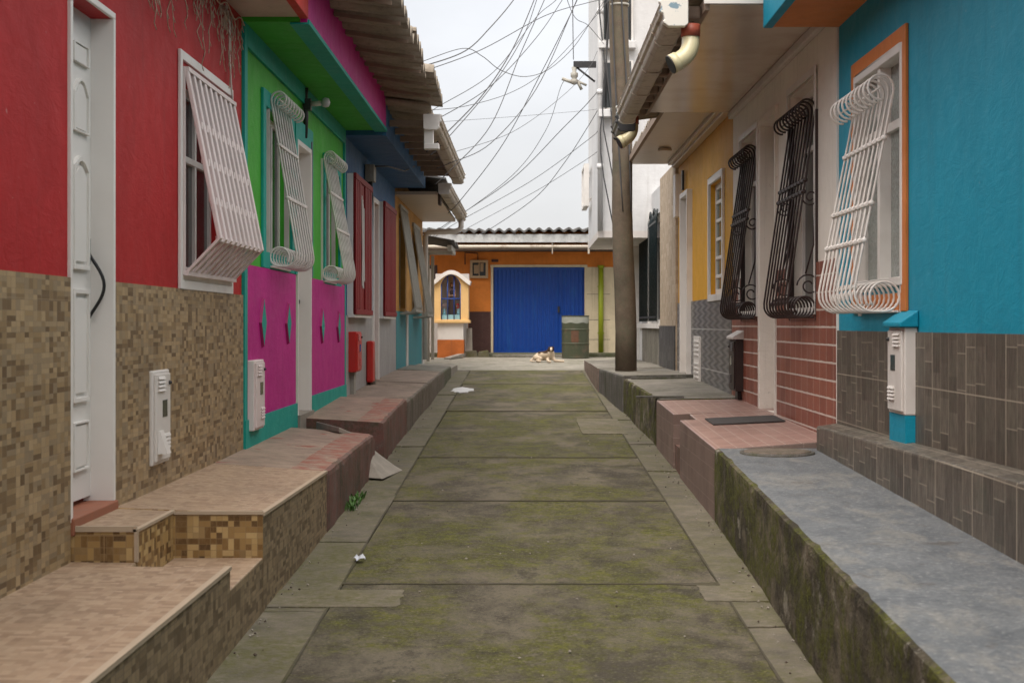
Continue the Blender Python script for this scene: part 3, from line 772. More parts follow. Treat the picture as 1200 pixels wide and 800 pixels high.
pave(mb, -4, 6.6, XO, XO, XB, .487, .487, .492, .492); pave(mb, 6.6, 6.72, -1.66, -1.66, XB, .487, .487, .492, .492)
pave(mb, 6.603, 7.418, XO, XO, -1.657, .392, .405, .392, .405, 0, 1)
struct(mb.build('pavement', [M['tile_kerb'], M['tile_floor'], M['tile_step']], bevel=.006))
mb = MB()
pave(mb, 6.722, 7.42, -1.66, -1.66, XB, .625, .625, .64, .64, 2, 1); pave(mb, 7.42, 7.424, XO - .001, XO - .001, XB, .612, .612, .645, .645, 2, 1)
pave(mb, 7.4245, 9.78, XO, XO, XB, .612, .592, .645, .648, 0, 1)
struct(mb.build('pavement', [M['tile_kerb'], M['tile_floor'], M['tile_step']], bevel=.006))
mb = MB()
for a, b, za, zb in ((-4, 6.6, .487, .487), (7.425, 9.78, .612, .592)):
    mb.hexa([(XO - .02, a, za - .012), (XO + .006, a, za - .012), (XO + .006, b, zb - .012), (XO - .02, b, zb - .012), (XO - .02, a, za + .004), (XO + .006, a, za + .004), (XO + .006, b, zb + .004), (XO - .02, b, zb + .004)])
mb.box(-1.675, -1.653, 6.715, 7.42, .616, .629); mb.box(XL, -1.66, 6.715, 6.735, .618, .642); mb.box(-1.66, XO, 7.413, 7.435, .608, .624)
mb.box(-1.669, -1.653, 6.714, 6.73, .49, .616)
struct(mb.build('pavement_nosing', M['nosing']))
mb = MB(); pave_cast(mb, 9.785, 12.9, XO, XO, XB, .592, .607, .648, .67, 0, 1); struct(mb.build('pavement', [M['redside'], M['redconc']]))
mb = MB(); pave(mb, 12.9, 13.62, XO - .25, XO - .25, XB, .44, .46, .5, .52, 0, 1); struct(mb.build('pavement', [M['kerbC'], M['greypave']]))
mb = MB(); pave_cast(mb, 13.62, 16.3, XO, XO, XB, .655, .732, .70, .76, 0, 1); struct(mb.build('pavement', [M['redside'], M['redconc']]))
mb = MB(); pave_cast(mb, 16.36, 19.9, XO, XO, XB, .70, .755, .72, .79, 0, 1); pave_cast(mb, 19.93, 23.5, XO, XO, XB, .762, .803, .79, .83, 0, 1)
struct(mb.build('pavement', [M['kerbC'], M['paveC']]))
mb = MB(); pave_cast(mb, 23.52, 26, XO, XO, XB, .80, .81, .84, .84, 0, 1); struct(mb.build('pavement', [M['mossledge'], M['greypave']]))
mb = MB(); pave(mb, 26.02, 28.3, XO, XO, XB, .775, .775, .80, .80, 0, 1); struct(mb.build('pavement', [M['slab'], M['slab']]))
# right-hand footways
def xk(y): return 1.147 + .0194 * (y - 6.1) if y < 10.3 else 1.225
def zk(y): return .556 + .0226 * (y - 4.16)
XI = XR + .1
mb = MB(); ys = [-4, 0, 3, 5, 7, 9, 10.26]
pave_cast(mb, -4, 10.26, xk(-4), xk(10.26), XI, zk(-4), zk(10.26), zk(-4) + .004, zk(10.26) + .004, amt=.5)
struct(mb.build('pavement', [M['mosskerb'], M['bluetop']]))
mb = MB()
pave(mb, 10.265, 12.62, 1.225, 1.225, XI, .69, .735, .755, .775); pave(mb, 12.62, 13.18, 1.36, 1.36, XI, .737, .75, .776, .782); pave(mb, 13.18, 14.88, 1.225, 1.225, XI, .752, .785, .782, .80)
struct(mb.build('pavement', [M['pinkkerb'], M['pinkfloor']], bevel=.008))
mb = MB(); pave(mb, 12.625, 13.175, 1.24, 1.24, 1.358, .5, .5, .5, .5, 0, 0); struct(mb.build('pavement', [M['redside']]))
mb = MB(); pave_cast(mb, 14.89, 18.95, 1.235, 1.165, XI, .795, .845, .81, .86); struct(mb.build('pavement', [M['mosskerb'], M['greypave']]))
mb = MB(); pave_cast(mb, 18.96, 22.5, 1.15, 1.03, XI, .885, .87, .90, .88); struct(mb.build('pavement', [M['greykerb'], M['greypave']]))
mb = MB(); pave(mb, 22.55, 25.5, 1.02, 1.02, XI, .87, .875, .885, .885); pave(mb, 25.52, 28.2, 1.03, 1.03, XI, .86, .86, .87, .87); struct(mb.build('pavement', [M['pinkkerb'], M['greypave']]))
mb = MB(); mb.box(1.05, 1.5, 15.02, 15.14, .8, .817); mb.box(1.25, 1.9, 18.8, 18.9, .83, .872); struct(mb.build('pavement_nosing', M['greykerb']))

# ------------------------------------------------------------------ LEFT ROW
ZD = 1.70
# red house ------------------------------------------------------
d0, d1 = yl(80), yl(131)
door_h = (d0, d1, .66, zz(18, d1) - .02)
w0, w1 = yl(210.5), yl(269)
win_h = (w0, w1, 1.80, 2.93)
red = house('red_house', 'red house with brown mosaic dado, white panelled door and boxed white window bars', L, -3, 10.8, 3.9, 'red', [door_h, win_h])
L.panel(m := MB(), .001, .014, -2.99, 10.79, .3, ZD, [(d0 - .012, d1 + .012, 0, 5)])
m.build('dado', M['tile_wall'], red)
dw = .018
m = MB()
L.box(m, -.13, .016, d0 - .012, d0 + .02, .655, door_h[3]); L.box(m, -.13, .016, d1 - .018, d1 + .012, .655, door_h[3]); L.box(m, -.13, .016, d0 - .012, d1 + .012, door_h[3], door_h[3] + .03)
m.build('door_frame', M['doorwhite'], red, bevel=.004)
lf = door_leaf(red, L, d0 + .02, d1 - .018, .70, door_h[3], .095)
m = MB(); yh = d1 - .07
m.tube([L.p(-.092 + .075 * math.sin(math.pi * i / 14) ** 1.3, yh, 1.84 - .32 * i / 14) for i in range(15)], .008, 8)
L.box(m, -.094, -.085, yh - .02, yh + .02, 1.78, 1.9)
m.build('handle', M['black'], lf)
m = MB(); L.box(m, -.2, .03, d0 - .01, d1 + .01, .60, .675); m.build('door_sill', M['terracotta'], red, bevel=.006)
f = window(red, L, w0, w1, 1.8, 2.93, cols=3, depth=.12, transom=2.5)
m = MB(); frame(m, L, .002, .02, w0 - .055, w1 + .03, 1.70, 3.04, .05)
L.box(m, .002, .018, w0 - .005, w1 - .02, 1.75, 1.80); m.build('window_trim', M['whitewood'], red, bevel=.003)
# boxed bars
m = MB(); nb = 10
for i in range(nb):
    y = w0 + .035 + (w1 - w0 - .09) * i / (nb - 1); t = .026
    prof = [(.02, 2.93), (.035, 2.93), (.232, 1.985), (.04, 1.79), (.02, 1.79), (.205, 1.985)]
    for sec in ([(.022, 2.93), (.045, 2.93), (.232, 1.985), (.208, 1.985)], [(.208, 1.985), (.232, 1.985), (.045, 1.79), (.022, 1.79)]):
        m.prism([(XL + p, q) for p, q in sec], y - t, y + t, 'y')
g = m.build('window_grille', M['pinkwhite'], red, bevel=.004)
m = MB()
for z in (2.63, 2.42, 2.2):
    d = .03 + (2.93 - z) / .945 * .18
    L.box(m, d - .01, d - .002, w0 + .02, w1 - .03, z - .012, z + .012)
    for i in range(nb - 1):
        y = w0 + .035 + (w1 - w0 - .09) * (i + .5) / (nb - 1); L.box(m, d - .004, d + .018, y - .024, y + .024, z - .02, z + .02)
L.box(m, .196, .216, w0 + .03, w1 - .05, 1.97, 1.998); L.box(m, .015, .05, w0 + .01, w1 - .02, 1.775, 1.80); L.box(m, .015, .05, w0 + .01, w1 - .02, 2.925, 2.95)
for y in (w0 + .012, w1 - .03):
    m.prism([(XL + .01, 2.95), (XL + .03, 2.95), (XL + .03, 1.78), (XL + .01, 1.78)], y - .012, y + .012)
m.build('rail', M['pinkwhite'], g)
m = MB(); m.tube([L.p(.03, w1 - .06, 2.95), L.p(.02, w1 - .1, 3.2), L.p(.03, w1 - .16, 3.45), L.p(.02, w1 - .22, 3.56)], .006, 6); m.build('cord', M['whitemetal'], g)
L.box(m := MB(), .0, .40, -2.99, 10.79, 3.60, 3.66); m.build('soffit', M['beigeside'], red)
L.box(m := MB(), .40, .46, -2.99, 10.785, 3.585, 3.98); m.build('fascia', M['redfascia'], red, bevel=.005)
corrugated(m := MB(), XL + .62, XL - 6, -2.9, 10.78, 4.02, 4.9, jit=.02); m.build('roof', M['roof'], red)
# icicle light string left on the wall
m = MB(); rnd = random.Random(5); path = []
for i in range(30):
    y = yl(150) + (yl(281) - yl(150)) * i / 29; path.append(L.p(.03, y, 3.53 - .03 * math.sin(i * 1.3)))
m.tube(path, .005, 5)
for i in range(44):
    y = yl(152) + (yl(280) - yl(152)) * rnd.random(); ln = rnd.choice([.14, .22, .34, .46]) * rnd.uniform(.8, 1.15)
    p = []; n = 7
    for q in range(n): p.append(L.p(.025 + rnd.uniform(-.008, .012), y + rnd.uniform(-.035, .035), 3.53 - ln * q / (n - 1)))
    m.tube(p, .0032, 4)
    for q in range(1, n): m.tube([p[q], p[q] + Vector((.004, rnd.choice([-1, 1]) * .035, -.03))], .003, 4)
tag(m.build('icicle_lights', M['nosing'], loc=L.p(.02, yl(240), 3.53)), 'tangled string of unlit icicle lights hanging high on the red wall', 'light string')
meter_box('white gas meter box with open flap set in the brown mosaic wall', L, yl(172), yl(192), .77, 1.26, .03, open_flap=True)

# green house ------------------------------------------------------
gy0, gy1 = 10.8, 16.86
gw1 = (yl(309), 13.0, 2.0, 3.12); gdoor = (yl(346), yl(361), .7, 3.03); gw2 = (yl(380), yl(396), 1.97, 3.02)
green = house('green_house', 'green house with magenta dado, turquoise trim and white bulging window bars', L, gy0, gy1, 3.9, 'green', [gw1, gdoor, gw2])
def zbase(y): return .64 + (y - 10.8) * .021
L.panel(m := MB(), .001, .02, gy0 + .12, gy1 - .11, .84, 1.915, [(gdoor[0] - .1, gdoor[1] + .05, 0, 5)])
m.build('dado', M['magenta'], green)
m = MB()
L.box(m, .001, .03, gy0 + .005, gdoor[0] - .06, .4, .84); L.box(m, .001, .03, gdoor[1] + .06, gy1 - .005, .4, .86)
m.hexa([L.p(.03, gy0 + .005, .4), L.p(.034, gy0 + .005, .4), L.p(.034, gy0 + .1, .4), L.p(.03, gy0 + .1, .4), L.p(.03, gy0 + .005, .5), L.p(.034, gy0 + .005, .5), L.p(.034, gy0 + .1, .5), L.p(.03, gy0 + .1, .5)])
m.build('base_band', M['teal'], green)
m = MB(); L.box(m, .001, .022, gy0 + .005, gy0 + .115, .841, 3.57); L.box(m, .001, .022, gy1 - .10, gy1 - .005, .861, 3.57)
L.box(m, .001, .024, gy0 + .116, gy1 - .101, 3.42, 3.569)
m.build('corner_trim', M['teal'], green)
for (a, b, c, e) in (gw1, gw2):
    m = MB(); frame(m, L, .001, .022, a - .13, b + .13, c - .08, e + .12, .12); m.build('window_trim', M['teal'], green, bevel=.003)
    window(green, L, a, b, c, e, cols=3, depth=.08, curtain=False)
m = MB()
L.box(m, -.2, .03, gdoor[0] - .03, gdoor[0] + .012, .66, gdoor[3] - .012); L.box(m, -.2, .03, gdoor[1] - .014, gdoor[1] + .03, .66, gdoor[3] - .012); L.box(m, -.2, .03, gdoor[0] - .03, gdoor[1] + .03, gdoor[3] - .012, gdoor[3] + .03)
m.build('door_frame', M['doorwhite'], green, bevel=.004)
m = MB(); L.box(m, .001, .026, gdoor[0] - .13, gdoor[0] - .032, 1.92, gdoor[3] + .2); L.box(m, .001, .026, gdoor[1] + .032, gdoor[1] + .15, 1.92, gdoor[3] + .2); L.box(m, .001, .026, gdoor[0] - .031, gdoor[1] + .031, gdoor[3] + .031, gdoor[3] + .2)
m.build('door_trim', M['teal'], green)
m = MB(); L.box(m, .002, .027, gdoor[1] + .032, gdoor[1] + .055, .87, 1.918); L.box(m, .0265, .032, gdoor[1] + .031, gdoor[1] + .05, 1.921, gdoor[3] + .1); m.build('door_edging', M['magdark'], green)
lf = door_leaf(green, L, gdoor[0] + .012, gdoor[1] - .014, .74, gdoor[3] - .012, .12)
m = MB(); m.lathe([(0, -.03), (.025, -.015), (.025, .015), (0, .03)], L.p(-.085, gdoor[1] - .08, 1.7), 10); m.build('handle', M['ironblack'], lf)
L.box(m := MB(), -.2, .05, gdoor[0] - .05, gdoor[1] + .05, .6, .735); m.build('door_sill', M['slab'], green)
for (uc, vc, hh) in ((303.5, 378, 30), (333.5, 379, 25), (374, 382, 21), (393.5, 383, 19)):
    yc = yl(uc); z = zz(vc, yc); hw = .115; h = hh * yc / F
    m = MB(); b = [L.p(.018, yc - hw, z), L.p(.018, yc, z - h), L.p(.018, yc + hw, z), L.p(.018, yc, z + h)]
    i_ = [L.p(.04, yc - hw * .92, z), L.p(.04, yc, z - h * .92), L.p(.04, yc + hw * .92, z), L.p(.04, yc, z + h * .92)]
    m.grid([b, i_], 1, False, True); m.face(i_, 0)
    m.build('diamond_ornament', [M['teal'], M['magdark']], green)
belly_grille(green, L, [11.88 + .135 * i for i in range(8)], 3.25, 1.935, .085, .22, .009, 'whitemetal', .055, .09, True, (2.85, 2.45))
belly_grille(green, L, [14.98 + .135 * i for i in range(8)], 3.14, 1.91, .085, .22, .009, 'whitemetal', .055, .09, True, (2.75, 2.4))
L.box(m := MB(), 0, .40, gy0 + .005, gy1 - .005, 3.57, 3.63); m.build('soffit', M['green'], green)
L.box(m := MB(), .40, .45, gy0 + .008, gy1 - .005, 3.566, 4.1); m.build('fascia', M['magenta'], green, bevel=.004)
L.box(m := MB(), .33, .463, gy0 + .01, gy1 - .01, 3.552, 3.5655); L.box(m, .4505, .463, gy0 + .01, gy1 - .01, 3.5655, 3.585); m.build('fascia_trim', M['teal'], green)
corrugated(m := MB(), XL + 1.02, XL - 6, gy0 - .3, gy1 + .02, 3.88, 4.7, pitch=.27, amp=.05, th=.022, jit=.05); m.build('roof', M['roof'], green)
for i in range(8):
    y = gy0 - .1 + i * .78; q = [(XL + .452, y, 3.895), (XL + .97, y, 3.82), (XL + .97, y + .022, 3.82), (XL + .452, y + .022, 3.895)]; MB().hexa(q + [(p[0], p[1], p[2] + .03) for p in q]).build('lap_shadow_strip', M['eavesoff'], green)  # added dark strips standing in for the shadow lines at the sheet laps
meter_box('pinkish white gas meter box on the magenta dado beside the mosaic wall', L, 10.93, 11.33, .76, 1.25, .065, 'pinkwhite')
# lamp holder on conduit
t = thing('wall_lamp', 'bare bulb lamp holder on a dark conduit under the green soffit', 'wall lamp', L.p(0, 13.9, 3.3))
m = MB(); yb = 13.75
m.tube([L.p(.02, yb, 3.12), L.p(.03, yb, 3.3), L.p(.02, yb + .02, 3.5), L.p(.03, yb, 3.56)], .022, 8); L.box(m, .02, .075, yb - .04, yb + .04, 3.36, 3.46); m.build('conduit', M['ironblack'], t)
m = MB(); m.tube([L.p(.07, yb, 3.42), L.p(.12, yb, 3.42), L.p(.16, yb, 3.425)], .022, 10); m.build('lamp_holder', M['whitemetal'], t)
m = MB(); m.lathe([(0, -.045), (.03, -.035), (.042, 0), (.03, .035), (0, .045)], L.p(.2, yb, 3.43), 12); m.build('bulb', M['curtain'], t)

# blue house ------------------------------------------------------
by0, by1 = 16.86, 23.4
bdoor = (yl(435), yl(440.5), .78, 3.05)
bw1 = (17.2, 18.9, 1.65, 3.08); bw2 = (20.75, 22.4, 1.65, 3.05)
blue = house('blue_house', 'dark blue house with grey dado and two dark red shutter boxes', L, by0, by1, 3.9, 'navy', [bdoor, bw1, bw2])
L.panel(m := MB(), .001, .016, by0 + .01, by1 - .01, .3, 1.6, [(bdoor[0] - .05, bdoor[1] + .05, 0, 5)]); m.build('dado', M['greydado'], blue)
for n, (a, b, c, e) in enumerate((bw1, bw2)):
    window(blue, L, a, b, c, e, cols=2, depth=.1)
    m = MB(); L.box(m, .001, .07, a - .08, a - .04, c - .04, e + .06); L.box(m, .001, .07, b + .04, b + .08, c - .04, e + .06); L.box(m, .001, .07, a - .039, b + .039, e + .02, e + .06); L.box(m, .001, .09, a - .08, b + .08, c - .075, c - .041)
    m.build('window_trim', M['whitewood'], blue, bevel=.004)
    m = MB(); L.box(m, .071, .085, a - .08, b + .08, c - .04, e + .065)
    k_ = 9
    for i in range(k_):
        if n == 0 and i in (3, 4): continue
        y = a - .06 + (b - a + .1) * i / k_; L.box(m, .085, .102, y, y + (b - a) / k_ * .7, c + .02, e)
    L.box(m, .085, .106, a - .08, b + .08, e + .002, e + .065); L.box(m, .085, .106, a - .08, b + .08, c - .04, c + .018)
    sh = m.build('shutter', M['redmetal'], blue, bevel=.004)
    if n == 0:
        m = MB(); rows = []
        for i in range(13):
            t_ = i / 12; y = a + .52 + .26 * t_; rows.append([L.p(.1 + .01 * math.sin(i * 1.9), y, 2.95 - .15 * t_), L.p(.1 + .014 * math.sin(i * 2.1 + 1), y - .05, 2.3), L.p(.1 + .01 * math.sin(i * 1.7), y + .02, 1.95 - .05 * math.sin(i))])
        m.grid(rows); m.build('curtain', M['curtain'], sh)
m = MB(); L.box(m, -.2, .04, bdoor[0] - .05, bdoor[0] + .012, .75, bdoor[3] - .012); L.box(m, -.2, .04, bdoor[1] - .014, bdoor[1] + .06, .75, bdoor[3] - .012); L.box(m, -.2, .04, bdoor[0] - .05, bdoor[1] + .06, bdoor[3] - .012, bdoor[3] + .05); m.build('door_frame', M['whitewood'], blue, bevel=.004)
door_leaf(blue, L, bdoor[0] + .012, bdoor[1] - .014, .78, bdoor[3] - .012, .1, 'redmetal')
L.box(m := MB(), 0, .40, by0 + .005, by1 - .005, 3.52, 3.58); m.build('soffit', M['navy'], blue)
L.box(m := MB(), .40, .45, by0 + .005, by1 - .005, 3.515, 4.0); m.build('fascia', M['navy'], blue, bevel=.004)
corrugated(m := MB(), XL + .92, XL - 6, by0 - .1, by1 + .1, 3.76, 4.7, pitch=.26, amp=.04, th=.02, jit=.02); m.build('roof', M['roof'], blue)
for i in range(9): MB().box(XL + .46, XL + .9, by0 + .3 + i * .72, by0 + .36 + i * .72, 3.655, 3.72).build('rafter', M['eavesoff'], blue)
gt = gutter(blue, XL + .95, 16.75, 23.25, 3.72, .17, .15, sg=-1)
m = MB(); m.box(XL + .86, XL + .96, 16.76, 16.86, 3.38, 3.58); m.box(XL + .86, XL + 1.02, 16.75, 16.87, 3.36, 3.42); m.build('outlet', M['gutterwhite'], gt, bevel=.006)
meter_box('tall red gas meter box on a grey post by the blue house', L, 17.15, 17.65, .98, 1.42, .1, 'redbox', stand=(.6, False, 'greymetal'))
t = thing('pipe_guard', 'short red pipe guard against the white door post of the blue house', 'pipe guard', L.p(.05, 19.15, .78))
m = MB(); L.box(m, .018, .1, 19.02, 19.28, .8, 1.3); m.build('body', M['redbox'], t, bevel=.02)
m = MB(); m.tube([L.p(.06, 19.3, .76), L.p(.06, 19.3, 1.05), L.p(.05, 19.3, 1.25)], .045, 10); m.build('pipe', M['greymetal'], t)
m = MB(); m.box(L.X + .01, L.X + .12, 18.95, 19.2, 3.22, 3.42); q = MB()
t = thing('junction_box', 'grey electric junction box above the first red shutter', 'junction box', L.p(.05, 19.1, 3.0))
m.build('body', M['greymetal'], t, bevel=.006)
m = MB(); m.tube([L.p(.06, 19.08, 3.22), L.p(.07, 19.08, 3.05), L.p(.05, 19.08, 2.9)], .03, 8); m.tube([L.p(.1, 19.0, 3.4), L.p(.25, 19.4, 3.44), L.p(.39, 20.2, 3.46), L.p(.46, 21, 3.6)], .01, 6); m.build('cable', M['ironblack'], t)

# old ochre house ------------------------------------------------------
oy0, oy1 = 23.4, 29.6
ow1 = (24.2, 25.4, 1.75, 3.2); ow2 = (27.0, 28.3, 1.7, 3.1)
och = house('ochre_house', 'weathered ochre house with teal base and grey metal window hoods', L, oy0, oy1, 3.75, 'ochre_old', [ow1, ow2])
m = MB(); L.box(m, .001, .018, oy0 + .01, 25.3, .4, 1.7); L.box(m, .001, .018, 25.7, oy1 - .5, .4, 1.7); m.build('dado', M['tealblue'], och)
for a, b in ((25.31, 25.69), (oy1 - .49, oy1 - .01)): L.box(MB(), .001, .03, a, b, .4, 1.72).build('pilaster', M['greywhite'], och)
for (a, b, c, e) in (ow1, ow2):
    window(och, L, a, b, c, e, 'greymetal', depth=.08, cols=2)
    m = MB(); n = 13
    for i in range(n):
        y = a - .1 + (b - a + .2) * i / (n - 1)
        m.prism([(XL + .01, e + .1), (XL + .03, e + .1), (XL + .27, c + .02), (XL + .23, c - .08), (XL + .01, c - .1), (XL + .01, c - .07), (XL + .21, c - .05), (XL + .24, c + .03)], y - .035, y + .035)
    g = m.build('window_grille', M['greymetal'], och)
    m = MB(); L.box(m, .2, .27, a - .14, b + .14, c - .06, c - .02); L.box(m, .0, .04, a - .14, b + .14, e + .08, e + .13); m.build('rail', M['greymetal'], g)
L.box(m := MB(), 0, .62, oy0 + .005, oy1 - .005, 3.42, 3.47); m.build('soffit', M['soffitcream'], och)
corrugated(m := MB(), XL + .76, XL - 6, oy0 + .12, oy1 + .1, 3.62, 4.6, jit=.015); m.build('roof', M['roofdark'], och)
gt = gutter(och, XL + .74, 23.35, 29.5, 3.58, .17, .15, sg=-1)
m = MB(); ye = 29.2; x = XL + .74
m.tube([(x, ye, 3.45), (x, ye, 3.3), (x - .03, ye, 3.25), (x - .1, ye, 3.22), (XL + .16, ye, 3.2), (XL + .1, ye, 3.17), (XL + .08, ye, 3.1), (XL + .08, ye, .85)], .05, 12)
m.build('downpipe', M['greywhite'], och)
L.box(m := MB(), .62, .66, oy0 + .3, oy0 + .6, 3.3, 3.5); m.build('eave_block', M['wooddark'], och)
# small timber porch roof beyond
t = thing('porch_roof', 'small grey lean to porch roof at the far left corner before the orange house', 'porch roof', (-2.0, 30.6, 2.9))
corrugated(m := MB(), -1.35, -3.2, 29.9, 31.6, 3.02, 3.35, jit=.02); m.build('roof', M['roofdark'], t)
m = MB(); m.box(-1.5, -1.42, 29.9, 31.6, 2.88, 3.0); m.box(-3.0, -1.4, 29.95, 30.02, 2.82, 2.9); m.build('beam', M['greymetal'], t)
m = MB(); m.box(-1.9, -1.84, 29.95, 30.02, .8, 2.86); m.box(-1.9, -1.84, 31.4, 31.47, .8, 2.86); m.build('post', M['greymetal'], t)

# ------------------------------------------------------------------ RIGHT ROW
# cyan house ------------------------------------------------------
cw = (yr(1061), yr(1004), zz(329, yr(1061)) - .02, zz(49, yr(1061)))
cy1 = yr(983)
cyan = house('cyan_house', 'cyan blue house with orange window surround and dark wood look tile dado', RT, -3, cy1, 3.9, 'cyan', [cw])
RT.panel(m := MB(), .001, .014, -2.99, cy1 - .008, .4, 1.46); m.build('dado', M['plank'], cyan)
m = MB(); ys = [-3.5, 2, 6, 8, 10.16]
def zl(y): return .855 + (10.2 - y) * .0135
for a, b in zip(ys[:-1], ys[1:]):
    m.hexa([(1.865, a, .3), (XR - .0145, a, .3), (XR - .0145, b, .3), (1.865, b, .3), (1.865, a, zl(a) - .01), (XR - .0145, a, zl(a) + .01), (XR - .0145, b, zl(b) + .01), (1.865, b, zl(b) - .01)])
m.build('ledge', M['plank'], cyan, bevel=.012)
m = MB(); frame(m, RT, .001, .018, yr(1065), yr(1000.5), zz(364.5, yr(1065)), zz(27, yr(1065)), .10)
RT.box(m, .001, .016, cw[0] - .01, cw[1], cw[3] + .002, zz(27, yr(1065)) - .05); m.build('window_trim', M['orange'], cyan, bevel=.003)
m = MB(); frame(m, RT, -.09, .022, cw[0], cw[1], cw[2], cw[3], .045); RT.box(m, -.09, .006, (cw[0] + cw[1]) / 2 - .03, (cw[0] + cw[1]) / 2 + .03, cw[2] + .045, cw[3] - .045)
RT.box(m, -.09, -.03, cw[0] + .045, cw[1] - .045, cw[3] - .42, cw[3] - .37); fw = m.build('window', M['whitewood'], cyan, bevel=.004)
RT.box(m := MB(), -.075, -.06, cw[0] + .02, cw[1] - .02, cw[2] + .02, cw[3] - .02); m.build('pane', M['glasspale'], fw)
belly_grille(cyan, RT, [8.47 + .115 * i for i in range(10)], 2.84, 1.57, .12, .26, .0072, 'whitemetal', .068, .1, True, (2.5, 2.15, 1.95))
RT.box(m := MB(), 0, .43, -2.99, cy1 - .005, 3.42, 3.47); m.build('soffit', M['orange'], cyan)
RT.box(m := MB(), .43, .49, -2.99, cy1 - .005, 3.412, 3.95); m.build('fascia', M['cyan'], cyan, bevel=.005)
corrugated(m := MB(), XR - .62, XR + 6, -2.9, cy1 - .05, 4.0, 4.8, jit=.02); m.build('roof', M['roof'], cyan)
meter_box('white gas meter box with turquoise cap and foot on the dark tiled ledge', RT, yr(1076), 8.5, 1.03, 1.485, .07, 'whitemetal', stand=(.87, True, 'cyan'), cap='cyan')
# tiled white house ------------------------------------------------------
ty0, ty1 = cy1, 15.44
tw1 = (yr(957), yr(926), 1.62, zz(88, yr(957))); tdoor = (yr(911.5), yr(894), .78, 3.2); tw2 = (yr(889), yr(869), 1.62, 3.2)
tiled = house('tiled_house', 'off white house with red tile dado and two dark brown scrolled window grilles', RT, ty0, ty1, 3.8, 'white', [tw1, tdoor, tw2])
RT.panel(m := MB(), .001, .014, ty0 + .03, ty1 - .01, .4, 1.93, [(tdoor[0] - .03, tdoor[1] + .1, 0, 5), tw1, tw2]); m.build('dado', M['redtile'], tiled)
RT.box(m := MB(), .001, .012, ty0 + .008, ty0 + .028, .86, 3.55); m.build('corner_strip', M['whitewood'], tiled)
for (a, b, c, e) in (tw1, tw2):
    window(tiled, RT, a, b, c, e, cols=2, depth=.09, transom=2.8)
    m = MB(); frame(m, RT, .0145, .024, a - .05, b + .05, c - .05, e + .06, .05); m.build('window_trim', M['whitewood'], tiled)
belly_grille(tiled, RT, [10.95 + .135 * i for i in range(9)], 3.06, 1.55, .075, .21, .0078, 'brownmetal', .058, .09, False, (2.5, 2.42), True)
belly_grille(tiled, RT, [13.75 + .14 * i for i in range(8)], 3.06, 1.55, .075, .21, .0085, 'brownmetal', .058, .09, False, (2.5, 2.42), True)
m = MB(); RT.box(m, -.2, .03, tdoor[0] - .03, tdoor[0] + .015, .75, tdoor[3] - .012); RT.box(m, -.2, .03, tdoor[1] - .015, tdoor[1] + .1, .75, tdoor[3] - .012); RT.box(m, -.2, .03, tdoor[0] - .03, tdoor[1] + .1, tdoor[3] - .012, tdoor[3] + .06); m.build('door_frame', M['white'], tiled, bevel=.005)
door_leaf(tiled, RT, tdoor[0] + .015, tdoor[1] - .015, .79, tdoor[3] - .35, .13, 'doorwhite')
RT.box(m := MB(), -.17, -.14, tdoor[0] + .015, tdoor[1] - .015, tdoor[3] - .34, tdoor[3] - .012); m.build('transom', M['glass'], tiled)
RT.box(m := MB(), .0, .83, ty0 + .03, ty1 - .005, 3.57, 3.60); m.build('soffit', M['pvcceil'], tiled)
m = MB(); RT.box(m, .001, .05, ty0 + .03, ty1 - .01, 3.50, 3.568); m.build('cornice', M['greywhite'], tiled, bevel=.012)
m = MB(); RT.box(m, -1.0, .87, ty0 + .005, ty0 + .028, 3.575, 3.64); m.build('gable_board', M['whitemetal'], tiled)
m = MB(); RT.box(m, -1.0, .87, ty0 + .012, ty0 + .04, 3.641, 3.67); m.build('gable_gap', M['ironblack'], tiled)
m = MB(); RT.box(m, -1.0, .8, ty0 + .008, ty0 + .035, 3.671, 3.85); m.build('gable_panel', M['whitebld'], tiled)
corrugated(m := MB(), .96, XR + 5, ty0 + .05, ty1, 3.65, 4.6, jit=.015); m.build('roof', M['roof'], tiled)
for i in range(11): RT.box(MB(), .861, 1.0, ty0 + .25 + i * .48, ty0 + .34 + i * .48, 3.52, 3.61).build('rafter', M['eavesoff'], tiled, bevel=.02)
RT.box(MB(), .831, .86, ty0 + .05, ty1 - .01, 3.54, 3.63).build('eave_board', M['eavesoff'], tiled)
gt = gutter(tiled, .965, ty0 + .1, ty1 - .15, 3.61, .16, .16, end='gutterpeel', sg=1)
def elbow(root, x, y, z, r=.058):
    t = MB(); n = 9; R_ = .15; am = R(62)
    arc = [(x - R_ + R_ * math.cos(a), y - .05 * i / n, z - R_ * math.sin(a)) for i, a in enumerate([am * i / n for i in range(n + 1)])]
    q = Vector(arc[-1]); dv = Vector((-math.sin(am), -.15, -math.cos(am))).normalized()
    t.tube([(x, y, z + .05)] + arc + [q + dv * .05], r, 16); t.tube([q + dv * .012, q + dv * .06], r * 1.12, 16)
    e = t.build('outlet_elbow', M['pvc'], root)
    c = MB(); c.tube([(x, y, z + .03), (x, y, z + .11)], r * 1.1, 16); c.build('collar', M['pvcred'], e)
    b = MB(); b.tube([q + dv * .0605, q + dv * .068], r * 1.08, 16); b.build('rim', M['ironblack'], e)
elbow(gt, 1.08, ty0 + .18, 3.36)
m2 = (RT, yr(873), yr(873) + .42)
meter_box('rusty brown gas meter box on the red tiles below the farther brown grille', RT, m2[1], m2[2], .88, 1.36, .087, 'brownmetal', m_side='brownmetal', stand=(.8, False, 'brownmetal'), cap='greywhite')
